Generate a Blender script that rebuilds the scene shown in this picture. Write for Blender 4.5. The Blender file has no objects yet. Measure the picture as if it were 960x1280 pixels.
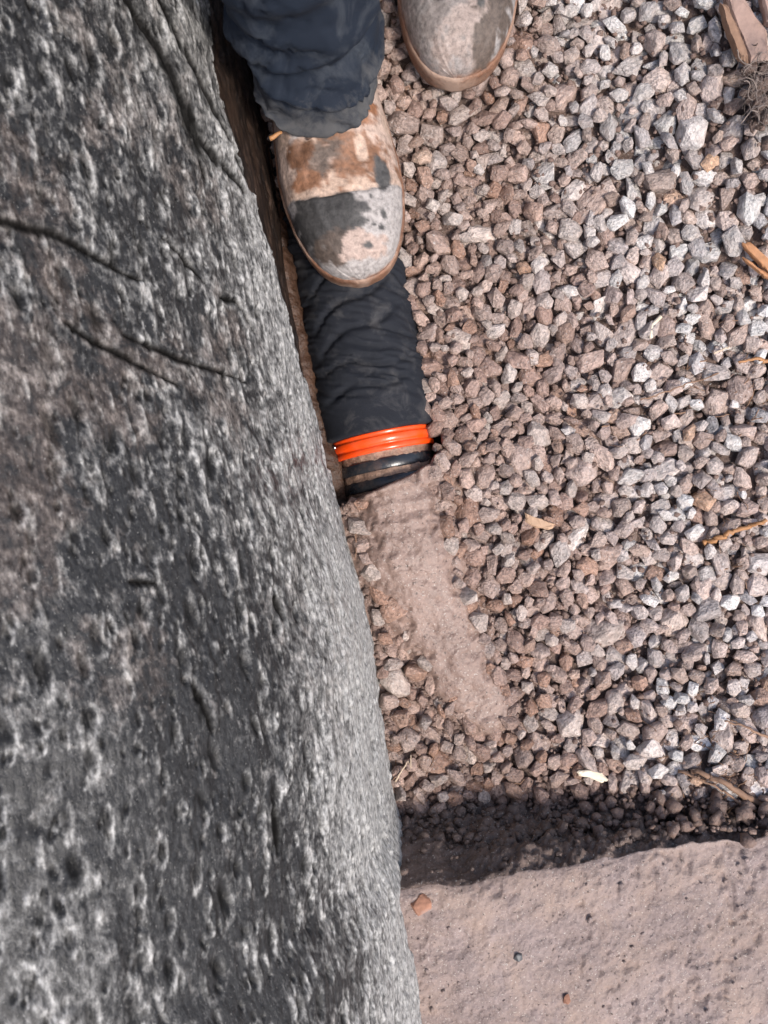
import bpy, bmesh, math, random
import numpy as np
from mathutils import Vector, Matrix, Quaternion

# ------------------------------------------------------------------ camera, sky, sun, exposure
scene = bpy.context.scene
CAM_H = 0.80            # camera height over the gravel (m)
FPX = 1000.0            # focal length in pixels of the 960 px wide photograph
cam_d = bpy.data.cameras.new('camera')
cam = bpy.data.objects.new('camera', cam_d)
scene.collection.objects.link(cam)
cam.location = (0, 0, CAM_H)
cam.rotation_euler = (0, 0, 0)                  # phone held level, looking straight down
cam_d.sensor_fit = 'VERTICAL'
cam_d.sensor_height = 34.6
cam_d.lens = 34.6 * FPX / 1280.0
cam_d.clip_start = 0.01
cam_d.clip_end = 400
cam_d.dof.use_dof = True
cam_d.dof.focus_distance = 0.80
cam_d.dof.aperture_fstop = 11.0
scene.camera = cam

SUN_EL = math.radians(56.0)
SUN_DIR = Vector((0.72, -0.69, 0)).normalized() * math.cos(SUN_EL) + Vector((0, 0, math.sin(SUN_EL)))
world = bpy.data.worlds.new('World')
scene.world = world
world.use_nodes = True
wn = world.node_tree.nodes
bg = wn['Background']
sky = wn.new('ShaderNodeTexSky')
sky.sky_type = 'NISHITA'
sky.sun_disc = False
sky.sun_elevation = SUN_EL
sky.sun_rotation = math.atan2(SUN_DIR.x, SUN_DIR.y)
sky.dust_density = 3.0
sky.air_density = 1.0
world.node_tree.links.new(sky.outputs[0], bg.inputs[0])
bg.inputs[1].default_value = 0.15
sun_d = bpy.data.lights.new('sun', 'SUN')
sun_d.energy = 2.05
sun_d.angle = math.radians(10.0)
sun_d.color = (1.0, 0.955, 0.90)
sun = bpy.data.objects.new('sun', sun_d)
scene.collection.objects.link(sun)
sun.rotation_euler = SUN_DIR.to_track_quat('Z', 'Y').to_euler()
sun.location = SUN_DIR * 6
vs = scene.view_settings
vs.view_transform = 'Standard'
vs.look = 'None'
vs.exposure = 0.72
vs.gamma = 1.0
scene.cycles.max_bounces = 6

# ------------------------------------------------------------------ helpers
COL = scene.collection
rng = np.random.default_rng(11)
random.seed(5)

def clamp(a, lo=0.0, hi=1.0): return np.minimum(np.maximum(a, lo), hi)
def smooth(a, b, x):
    t = clamp((np.asarray(x, float) - a) / (b - a)); return t * t * (3 - 2 * t)

def _h(ix, iy, seed):
    n = (ix.astype(np.int64) * 374761393 + iy.astype(np.int64) * 668265263 + seed * 974711) & 0x7fffffff
    n = ((n ^ (n >> 13)) * 1274126177) & 0x7fffffff
    n = (n ^ (n >> 16)) & 0xffff
    return n / 65535.0

def vnoise(x, y, seed=0):
    x = np.asarray(x, float); y = np.asarray(y, float)
    ix = np.floor(x); iy = np.floor(y); fx = x - ix; fy = y - iy
    fx = fx * fx * fx * (fx * (fx * 6 - 15) + 10); fy = fy * fy * fy * (fy * (fy * 6 - 15) + 10)
    a = _h(ix, iy, seed); b = _h(ix + 1, iy, seed); c = _h(ix, iy + 1, seed); d = _h(ix + 1, iy + 1, seed)
    return (a + (b - a) * fx) * (1 - fy) + (c + (d - c) * fx) * fy

def fbm(x, y, seed=0, oct=4, gain=0.5):
    s = 0; a = 1; t = 0
    for o in range(oct):
        s = s + a * vnoise(x * 2 ** o + 17.3 * o, y * 2 ** o - 9.1 * o, seed + o); t += a; a *= gain
    return s / t            # 0..1

def P(px, py, z=0.0):
    d = CAM_H - z
    return ((px - 480) / FPX * d, (640 - py) / FPX * d, z)

def link(o, parent=None):
    COL.objects.link(o)
    if parent is not None: o.parent = parent
    return o

def tag(o, label=None, cat=None, group=None, kind=None):
    if label: o['label'] = label
    if cat: o['category'] = cat
    if group: o['group'] = group
    if kind: o['kind'] = kind
    return o

def empty(name, loc):
    o = bpy.data.objects.new(name, None); o.empty_display_size = 0.02
    o.location = loc
    return link(o)

def mesh_np(name, V, F, mat, parent=None, smooth_shade=True, attrs=None, origin=None):
    V = np.asarray(V, float)
    if origin is not None: V = V - np.asarray(origin, float)
    me = bpy.data.meshes.new(name)
    if isinstance(F, np.ndarray):
        nf, k = F.shape
        me.vertices.add(len(V)); me.vertices.foreach_set('co', V.astype(np.float32).ravel())
        me.loops.add(nf * k); me.loops.foreach_set('vertex_index', F.astype(np.int32).ravel())
        me.polygons.add(nf); me.polygons.foreach_set('loop_start', np.arange(0, nf * k, k, dtype=np.int32))
        me.update(calc_edges=True)
    else:
        me.from_pydata([tuple(v) for v in V], [], [tuple(int(i) for i in f) for f in F])
    if attrs:
        for k, a in attrs.items():
            a = np.asarray(a, np.float32)
            if a.ndim == 1:
                at = me.attributes.new(k, 'FLOAT', 'POINT'); at.data.foreach_set('value', a)
            elif a.shape[1] == 3:
                at = me.attributes.new(k, 'FLOAT_VECTOR', 'POINT'); at.data.foreach_set('vector', a.ravel())
            else:
                at = me.attributes.new(k, 'FLOAT_COLOR', 'POINT'); at.data.foreach_set('color', a.ravel())
    me.polygons.foreach_set('use_smooth', [smooth_shade] * len(me.polygons))
    me.materials.append(mat); me.update()
    o = bpy.data.objects.new(name, me)
    if origin is not None: o.location = origin
    return link(o, parent)

def grid_faces(n, m, closed=False):
    """n rows x m columns of vertices, row-major; closed wraps the columns"""
    i = np.arange(n - 1)[:, None]; j = np.arange(m if closed else m - 1)[None, :]
    j2 = (j + 1) % m
    f = np.stack([i * m + j, i * m + j2, (i + 1) * m + j2, (i + 1) * m + j], -1)
    return f.reshape(-1, 4)

# ---- material helpers
class NT:
    def __init__(s, name):
        s.m = bpy.data.materials.new(name); s.m.use_nodes = True
        s.t = s.m.node_tree; s.n = s.t.nodes; s.b = s.n['Principled BSDF']; s.o = s.n['Material Output']
    def link(s, a, b): s.t.links.new(a, b)
    def attr(s, name, kind='GEOMETRY'):
        n = s.n.new('ShaderNodeAttribute'); n.attribute_name = name; n.attribute_type = kind; return n
    def coord(s, which='Object'):
        return s.n.new('ShaderNodeTexCoord').outputs[which]
    def mapping(s, v, scale, loc=(0, 0, 0)):
        n = s.n.new('ShaderNodeMapping'); n.inputs['Scale'].default_value = scale; n.inputs['Location'].default_value = loc
        s.link(v, n.inputs['Vector']); return n.outputs[0]
    def noise(s, v, scale, detail=5, rough=0.55, dist=0.0):
        n = s.n.new('ShaderNodeTexNoise'); n.inputs['Scale'].default_value = scale
        n.inputs['Detail'].default_value = detail; n.inputs['Roughness'].default_value = rough
        n.inputs['Distortion'].default_value = dist
        s.link(v, n.inputs['Vector']); return n.outputs['Fac']
    def voro(s, v, scale, feat='F1'):
        n = s.n.new('ShaderNodeTexVoronoi'); n.feature = feat; n.inputs['Scale'].default_value = scale
        s.link(v, n.inputs['Vector']); return n.outputs['Distance']
    def ramp(s, f, stops):
        n = s.n.new('ShaderNodeValToRGB'); e = n.color_ramp.elements
        while len(e) < len(stops): e.new(0.5)
        for i, (p, c) in enumerate(stops):
            e[i].position = p
            e[i].color = (c, c, c, 1) if not hasattr(c, '__len__') else (*c[:3], 1)
        s.link(f, n.inputs[0]); return n.outputs[0]
    def mix(s, f, a, b, mode='MIX'):
        n = s.n.new('ShaderNodeMix'); n.data_type = 'RGBA'; n.blend_type = mode
        for sock, v in ((n.inputs[0], f), (n.inputs[6], a), (n.inputs[7], b)):
            if isinstance(v, (int, float)): sock.default_value = v if sock == n.inputs[0] else (v, v, v, 1)
            elif hasattr(v, '__len__'): sock.default_value = (*v[:3], 1)
            else: s.link(v, sock)
        return n.outputs[2]
    def math(s, op, a, b=0.0):
        n = s.n.new('ShaderNodeMath'); n.operation = op
        for i, v in enumerate((a, b)):
            if isinstance(v, (int, float)): n.inputs[i].default_value = v
            else: s.link(v, n.inputs[i])
        return n.outputs[0]
    def bump(s, h, dist, strength=1.0, normal=None):
        n = s.n.new('ShaderNodeBump'); n.inputs['Distance'].default_value = dist; n.inputs['Strength'].default_value = strength
        s.link(h, n.inputs['Height'])
        if normal is not None: s.link(normal, n.inputs['Normal'])
        return n.outputs[0]
    def out(s, color=None, rough=0.7, normal=None, spec=0.5):
        for k, v in (('Base Color', color), ('Roughness', rough), ('Normal', normal)):
            if v is None: continue
            if isinstance(v, (int, float)): s.b.inputs[k].default_value = v
            elif hasattr(v, '__len__'): s.b.inputs[k].default_value = (*v[:3], 1)
            else: s.link(v, s.b.inputs[k])
        s.b.inputs['Specular IOR Level'].default_value = spec
        return s.m

# ------------------------------------------------------------------ materials
def mat_wall():
    t = NT('weathered_tar')
    v = t.attr('suv').outputs['Vector']
    st = t.mapping(v, (1.0, 0.50, 1.0))
    st2 = t.mapping(v, (1.0, 0.20, 1.0))
    mid = t.noise(t.mapping(v, (1.0, 0.75, 1.0)), 80, 6, 0.66, 0.5)
    streak = t.noise(st2, 260, 3, 0.6, 0.2)
    fine = t.noise(st, 380, 4, 0.65)
    grain = t.noise(st, 900, 2, 0.5)
    pale = t.attr('pale').outputs['Fac']
    dust_sheen = t.attr('dust_sheen').outputs['Fac']
    fr = t.ramp(fine, [(0.34, 0.0), (0.66, 1.0)])
    tar = t.mix(fr, (0.010, 0.010, 0.0105), (0.036, 0.0355, 0.036))
    crust = t.mix(fr, (0.11, 0.107, 0.102), (0.50, 0.485, 0.46))
    k = t.math('ADD', dust_sheen, t.math('MULTIPLY', t.math('SUBTRACT', mid, 0.5), 2.3))
    k = t.math('ADD', k, t.math('MULTIPLY', t.math('SUBTRACT', streak, 0.5), 0.45))
    k = t.math('ADD', k, t.math('MULTIPLY', t.math('SUBTRACT', fine, 0.5), 0.7))
    k = t.math('ADD', k, t.math('MULTIPLY', pale, 0.66))
    f = t.ramp(k, [(0.12, 0.0), (0.42, 0.26), (0.90, 1.0)])
    c = t.mix(f, tar, crust)
    dirt = t.attr('dirt').outputs['Fac']
    dn = t.ramp(t.math('ADD', t.math('MULTIPLY', dirt, 0.26), mid), [(0.60, 0.0), (0.95, 0.62)])
    c = t.mix(dn, c, t.mix(fr, (0.060, 0.044, 0.036), (0.24, 0.18, 0.15)))
    spk = t.ramp(grain, [(0.66, 0.0), (0.74, 0.45)])
    c = t.mix(spk, c, (0.45, 0.435, 0.41))
    pit = t.attr('pit').outputs['Fac']
    c = t.mix(t.math('MULTIPLY', pit, 0.96), c, (0.007, 0.0065, 0.006))  # recess shade of pits and cracks put into the colour
    bare = t.attr('bare').outputs['Fac']
    bc = t.mix(t.ramp(t.noise(st2, 110, 6, 0.65), [(0.4, 0.0), (0.75, 1.0)]), (0.010, 0.007, 0.006), (0.060, 0.036, 0.025))
    c = t.mix(bare, c, bc)
    r = t.math('ADD', 0.40, t.math('MULTIPLY', f, 0.2))
    h = t.math('ADD', t.math('MULTIPLY', mid, 0.4), t.math('MULTIPLY', fine, 0.7))
    h = t.math('ADD', h, t.math('MULTIPLY', streak, 0.30))
    h = t.math('ADD', h, t.math('MULTIPLY', grain, 0.16))
    m = t.out(c, r, t.bump(h, 0.0012, 1.0), 0.25)
    t.link(t.math('MULTIPLY', t.math('SUBTRACT', 1.0, pit), 0.26), t.b.inputs['Specular IOR Level'])
    return m

def stone_nodes(name, colnode):
    t = NT(name)
    base = colnode(t)
    v = t.coord('Object') if name == 'gravel_stone_piece' else t.attr('lco').outputs['Vector']
    n1 = t.noise(v, 110, 6, 0.68)
    n2 = t.noise(v, 330, 3, 0.65)
    n3 = t.noise(v, 750, 2, 0.5)
    k = t.math('ADD', t.math('MULTIPLY', n1, 0.45), t.math('MULTIPLY', n2, 0.55))
    sh = t.ramp(k, [(0.34, 0.42), (0.50, 1.0), (0.66, 1.7)])
    c = t.mix(1.0, base, sh, 'MULTIPLY')
    spk = t.ramp(n3, [(0.62, 0.0), (0.73, 0.6)])
    c = t.mix(spk, c, (0.60, 0.58, 0.55))
    dk = t.ramp(n3, [(0.29, 0.6), (0.39, 0.0)])
    c = t.mix(dk, c, (0.06, 0.045, 0.038))
    mud = t.ramp(n1, [(0.48, 0.0), (0.62, 0.36)])
    c = t.mix(mud, c, (0.25, 0.172, 0.14))
    h = t.math('ADD', t.math('MULTIPLY', n1, 0.8), t.math('MULTIPLY', n2, 0.55))
    h = t.math('ADD', h, t.math('MULTIPLY', n3, 0.18))
    return t.out(c, t.ramp(n1, [(0.35, 0.33), (0.65, 0.70)]), t.bump(h, 0.0050, 1.0), 0.5)

def mat_soil(name, lo, hi, sc=1.0, wet=0.75, bump=0.002, grit=True, patch=None):
    t = NT(name)
    v = t.coord('Object')
    a = t.noise(v, 16 * sc, 5, 0.6); b = t.noise(v, 140 * sc, 6, 0.65); c_ = t.noise(v, 400 * sc, 3, 0.62)
    k = t.math('ADD', t.math('MULTIPLY', a, 0.4), t.math('ADD', t.math('MULTIPLY', b, 0.4), t.math('MULTIPLY', c_, 0.3)))
    c = t.mix(t.ramp(k, [(0.42, 0.0), (0.68, 1.0)]), lo, hi)
    if patch is not None:
        c = t.mix(t.ramp(t.noise(v, 22, 5, 0.65, 0.4), [(0.44, 0.0), (0.66, 0.75)]), c, patch)
    if grit:
        g = t.ramp(t.noise(v, 620 * sc, 2, 0.5), [(0.64, 0.0), (0.71, 0.7)])
        c = t.mix(g, c, (0.48, 0.43, 0.38))
        g2 = t.ramp(t.noise(v, 330 * sc, 3, 0.6), [(0.30, 0.85), (0.38, 0.0)])
        c = t.mix(g2, c, (0.05, 0.033, 0.027))
    h = t.math('ADD', t.math('MULTIPLY', b, 0.7), t.math('MULTIPLY', c_, 0.4))
    rr = t.ramp(b, [(0.35, wet - 0.22), (0.65, wet + 0.1)])
    return t.out(c, rr, t.bump(h, bump * 1.9, 1.0), 0.45)

def mat_plain(name, col, rough=0.6, var=0.25, scale=120, bump=0.0006, metal=0.0, dust_sheen=None, dust_amt=0.0):
    t = NT(name)
    v = t.coord('Object')
    n = t.noise(v, scale, 5, 0.6)
    lo = tuple(x * (1 - var) for x in col); hi = tuple(min(1, x * (1 + var)) for x in col)
    c = t.mix(n, lo, hi)
    if dust_sheen is not None:
        d = t.ramp(t.noise(v, scale * 0.35, 6, 0.65), [(0.5, 0.0), (0.72, dust_amt)])
        c = t.mix(d, c, dust_sheen)
    t.b.inputs['Metallic'].default_value = metal
    return t.out(c, rough, t.bump(n, bump, 0.8), 0.5)

def mat_fabric(name, lo, hi, dust_sheen, amt, weave, dscale=26, hem=None):
    t = NT(name)
    v = t.coord('Object')
    n = t.noise(v, 60, 5, 0.6)
    w = t.noise(v, weave, 2, 0.5)
    c = t.mix(n, lo, hi)
    c = t.mix(t.math('MULTIPLY', w, 0.45), c, tuple(x * 2.1 for x in hi))
    d = t.ramp(t.noise(v, dscale, 7, 0.68, 0.6), [(0.50, 0.0), (0.74, amt)])
    c = t.mix(d, c, dust_sheen)
    if hem is not None:                                   # mud dried onto the trouser hem
        sx = t.n.new('ShaderNodeSeparateXYZ'); t.link(v, sx.inputs[0])
        g = t.math('MULTIPLY', t.math('SUBTRACT', hem, sx.outputs[2]), 14.0)
        g = t.math('ADD', g, t.math('MULTIPLY', t.noise(v, 55, 6, 0.7, 0.5), 1.6))
        c = t.mix(t.ramp(g, [(0.55, 0.0), (1.15, 0.75)]), c, (0.085, 0.082, 0.080))
    h = t.math('ADD', t.math('MULTIPLY', n, 0.4), t.math('MULTIPLY', w, 0.4))
    return t.out(c, 0.82, t.bump(h, 0.0009, 0.8), 0.3)

def mat_vcol(name, rough=0.7, bump=0.001, nscale=260):
    t = NT(name)
    c = t.attr('col').outputs['Color']
    v = t.coord('Object')
    n = t.noise(v, nscale, 5, 0.65)
    sh = t.ramp(n, [(0.32, 0.55), (0.5, 0.9), (0.68, 1.18)])
    return t.out(t.mix(1.0, c, sh, 'MULTIPLY'), rough, t.bump(n, bump, 0.8), 0.4)

M_WALL = mat_wall()
M_STONE = stone_nodes('gravel_stone_piece', lambda t: t.n.new('ShaderNodeObjectInfo').outputs['Color'])
M_GRAVEL = stone_nodes('gravel_stone_mass', lambda t: t.attr('col').outputs['Color'])
M_MUD = mat_soil('wet_clay', (0.145, 0.093, 0.073), (0.305, 0.212, 0.172), 0.8, 0.48, 0.0012)
M_LEDGE = mat_soil('trodden_clay', (0.140, 0.097, 0.083), (0.310, 0.240, 0.218), 0.9, 0.72, 0.0016, True, (0.295, 0.212, 0.168))
M_SOIL = mat_soil('dark_soil', (0.075, 0.048, 0.038), (0.20, 0.135, 0.108), 0.8, 0.8, 0.003)
M_CUT = mat_soil('dark_cut_soil', (0.080, 0.054, 0.043), (0.205, 0.143, 0.116), 0.9, 0.7, 0.002)
M_CRUMB = mat_soil('soil_crumb', (0.12, 0.077, 0.060), (0.26, 0.175, 0.142), 1.4, 0.75, 0.0015)
M_SEAM = mat_soil('brown_wet_mud', (0.024, 0.012, 0.007), (0.095, 0.049, 0.030), 1.2, 0.5, 0.0012, False)
M_SOCK = mat_fabric('geotextile', (0.0045, 0.0052, 0.0075), (0.0105, 0.0120, 0.0165), (0.085, 0.080, 0.078), 0.6, 1500, 40)
M_JEANS = mat_fabric('navy_denim', (0.0030, 0.0052, 0.0102), (0.0068, 0.0112, 0.0200), (0.055, 0.061, 0.070), 0.8, 1800, 30, 0.142)
M_ORANGE = mat_plain('orange_plastic', (0.86, 0.070, 0.006), 0.24, 0.12, 90, 0.0003, 0, (0.50, 0.16, 0.07), 0.35)
M_BLACKP = mat_plain('black_plastic', (0.018, 0.020, 0.024), 0.26, 0.3, 200, 0.0004, 0, (0.14, 0.08, 0.055), 0.5)
M_GROOVE = mat_soil('muddy_groove', (0.07, 0.04, 0.026), (0.34, 0.21, 0.145), 1.2, 0.55, 0.001, False)
M_STEEL = mat_plain('steel', (0.72, 0.72, 0.74), 0.22, 0.1, 300, 0.0002, 1.0)
M_BOOT = mat_vcol('muddy_leather', 0.62, 0.0009, 240)
M_SOLE = mat_soil('muddy_sole', (0.085, 0.038, 0.020), (0.27, 0.135, 0.08), 1.0, 0.65, 0.001, False, (0.42, 0.30, 0.23))

def obj_info(o, i, g=None): return o

# ------------------------------------------------------------------ shared layout
WFY = np.array([-2.6, -1.2, -0.60, -0.448, -0.329, -0.290, -0.128, -0.016, 0.032, 0.128, 0.272, 0.432, 0.62, 1.4, 2.8])
WFX = np.array([0.22, 0.135, 0.062, 0.043, 0.024, 0.0095, -0.009, -0.034, -0.047, -0.068, -0.097, -0.127, -0.165, -0.32, -0.60])
def wall_foot(y): return np.interp(y, WFY, WFX)
WU, WH = 0.36, 0.43
def wall_u(z): return WU * (1 - math.sqrt(max(0, 1 - (max(z, 0) / WH) ** 2)))
def wall_z(x, y):
    u = wall_foot(y) - x
    c = clamp(1 - u / WU, -1, 1)
    return np.where(u <= 0, -1.0, np.where(u >= WU, WH, WH * np.sqrt(np.maximum(0, 1 - np.clip(c, 0, 1) ** 2))))
def on_wall(px, py):
    X = (px - 480) / FPX; Y = (640 - py) / FPX
    d = np.linspace(0.2, 0.8, 2400)
    hit = np.nonzero((CAM_H - d) <= wall_z(X * d, Y * d))[0]
    k = d[hit[0]] if len(hit) else 0.8
    return np.array([X * k, Y * k, CAM_H - k])
def wall_su(p):
    """(s, y) surface coordinates of a wall point"""
    u = wall_foot(p[1]) - p[0]
    t = math.acos(max(-1, min(1, 1 - u / WU)))
    return float(np.interp(t, T_TAB, S_TAB)), p[1]
T_TAB = np.linspace(0, math.pi / 2, 400)
S_TAB = np.concatenate([[0], np.cumsum(np.hypot(np.diff(WU * (1 - np.cos(T_TAB))), np.diff(WH * np.sin(T_TAB))))])

PIPE_C = np.array([-0.0016, 0.069]); PIPE_D = np.array([-0.20, 0.98]); PIPE_D = PIPE_D / np.linalg.norm(PIPE_D)
PIPE_N = np.array([PIPE_D[1], -PIPE_D[0]])         # to the right of the pipe
PIPE_Z, PIPE_R, SOCK_R = -0.008, 0.049, 0.0545
def pipe_pt(a, ang, r):
    """a along the axis (towards the boots), ang from straight up (positive = right)"""
    x = PIPE_C[0] + PIPE_D[0] * a + PIPE_N[0] * r * np.sin(ang)
    y = PIPE_C[1] + PIPE_D[1] * a + PIPE_N[1] * r * np.sin(ang)
    return x, y, PIPE_Z + r * np.cos(ang)

LEDGE_Z = 0.10
def ledge_top(x): return LEDGE_Z - 0.030 * smooth(0.05, 0.34, x)
def ledge_edge(x):
    """y of the ledge's top edge"""
    return np.interp(x, [-0.3, 0.012, 0.10, 0.20, 0.34, 0.8], [-0.345, -0.331, -0.324, -0.310, -0.298, -0.25])

def gravel_top(x, y):
    """height of the gravel surface"""
    z = 0.004 + 0.035 * smooth(0.16, 0.50, y) + 0.030 * smooth(0.18, 0.42, x) * smooth(0.05, 0.45, y)
    z = z + 0.018 * smooth(0.12, 0.36, x) + 0.020 * smooth(0.06, 0.34, x) * smooth(-0.15, -0.29, y)
    z = z - 0.016 * smooth(0.16, 0.05, x) * smooth(-0.12, -0.26, y)
    z = z + 0.020 * np.exp(-((np.asarray(x) - 0.055) / 0.055) ** 2) * smooth(-0.16, 0.0, y) * smooth(0.28, 0.10, y)
    return z + (fbm(np.asarray(x) * 9, np.asarray(y) * 9, 21, 3) - 0.5) * 0.022

SLAB = np.array([P(490, 598, 0.045)[:2], P(508, 690, 0.035)[:2], P(548, 790, 0.02)[:2], P(612, 893, 0.01)[:2]])
SLAB_W = np.array([0.050, 0.050, 0.044, 0.024])
SLAB_Z = np.array([0.050, 0.046, 0.024, 0.011])
def slab_field(x, y):
    best = np.full(np.shape(x), 9.0); ww = np.zeros(np.shape(x)); zz = np.zeros(np.shape(x)); tt = np.zeros(np.shape(x))
    for i in range(len(SLAB) - 1):
        a, b = SLAB[i], SLAB[i + 1]; ab = b - a
        t = clamp(((x - a[0]) * ab[0] + (y - a[1]) * ab[1]) / (ab @ ab))
        d = np.hypot(x - a[0] - t * ab[0], y - a[1] - t * ab[1])
        w = SLAB_W[i] + t * (SLAB_W[i + 1] - SLAB_W[i]); q = d / w
        m = q < best
        best = np.where(m, q, best); ww = np.where(m, w, ww)
        zz = np.where(m, SLAB_Z[i] + t * (SLAB_Z[i + 1] - SLAB_Z[i]), zz); tt = np.where(m, i + t, tt)
    return best, zz, tt
LIP_A = np.array(P(432, 628, 0.035)[:2]); LIP_B = np.array(P(545, 576, 0.035)[:2])
LIP_N = np.array([-(LIP_B - LIP_A)[1], (LIP_B - LIP_A)[0]]); LIP_N = LIP_N / np.linalg.norm(LIP_N)   # towards the clamp

def mud_z(x, y):
    q, zc, tt = slab_field(x, y)
    n = fbm(x * 32, y * 32, 3, 4); n2 = fbm(x * 130, y * 130, 9, 3)
    qe = q + (n - 0.5) * 1.1 + (n2 - 0.5) * 0.5
    slab = zc * (1 - 0.22 * clamp(q) ** 2) + 0.004
    # ribs of the buried pipe press through the clay
    al = (x - PIPE_C[0]) * PIPE_D[0] + (y - PIPE_C[1]) * PIPE_D[1]
    slab = slab + 0.0011 * np.sin(al * 2 * math.pi / 0.017) * smooth(-0.16, -0.06, al) * (1 - smooth(0.5, 0.9, q))
    low = 0.002 + 0.022 * smooth(-0.18, -0.02, y) * (1 - smooth(0.08, 0.12, x - wall_foot(y))) + (gravel_top(x, y) - 0.010 - 0.002) * smooth(0.08, 0.12, x - wall_foot(y)) - 0.025 * smooth(1.7, 2.3, q) * smooth(0.08, 0.12, x - wall_foot(y))
    low = low + 0.006 * smooth(0.03, 0.0, x - wall_foot(y))
    k = 1 - smooth(0.45, 1.30, qe)
    z = low + (slab - low) * k
    n3 = fbm(x * 420, y * 420, 12, 2)
    z = z + (n - 0.5) * (0.012 - 0.004 * k) + (n2 - 0.5) * (0.008 - 0.0045 * k) + (n3 - 0.5) * (0.003 - 0.0023 * k)
    lip = (x - LIP_A[0]) * LIP_N[0] + (y - LIP_A[1]) * LIP_N[1] + (n - 0.5) * 0.006
    z = z + 0.004 * smooth(-0.012, -0.003, lip) * k
    return z - 0.10 * smooth(-0.0015, 0.0035, lip)

# boots: toe point, direction toe -> heel, sole height
BOOTS = [((-0.0255, 0.2105), (-0.165, 0.986), 0.049), ((0.0735, 0.3970), (-0.05, 0.999), 0.046)]

# ------------------------------------------------------------------ setting: ground
def build_ground():
    g = np.concatenate([np.linspace(-60, -1.6, 14), np.linspace(-1.4, 1.8, 90), np.linspace(2, 60, 14)])
    X, Y = np.meshgrid(g, g)
    inside = smooth(0.95, 0.70, X) * smooth(-0.62, -0.40, Y) * smooth(1.25, 0.95, Y)
    Z = 0.085 - 0.155 * inside + (fbm(X * 5, Y * 5, 4, 4) - 0.5) * 0.03
    o = mesh_np('ground', np.stack([X.ravel(), Y.ravel(), Z.ravel()], 1), grid_faces(len(g), len(g)), M_LEDGE)
    tag(o, kind='structure')
build_ground()

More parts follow.
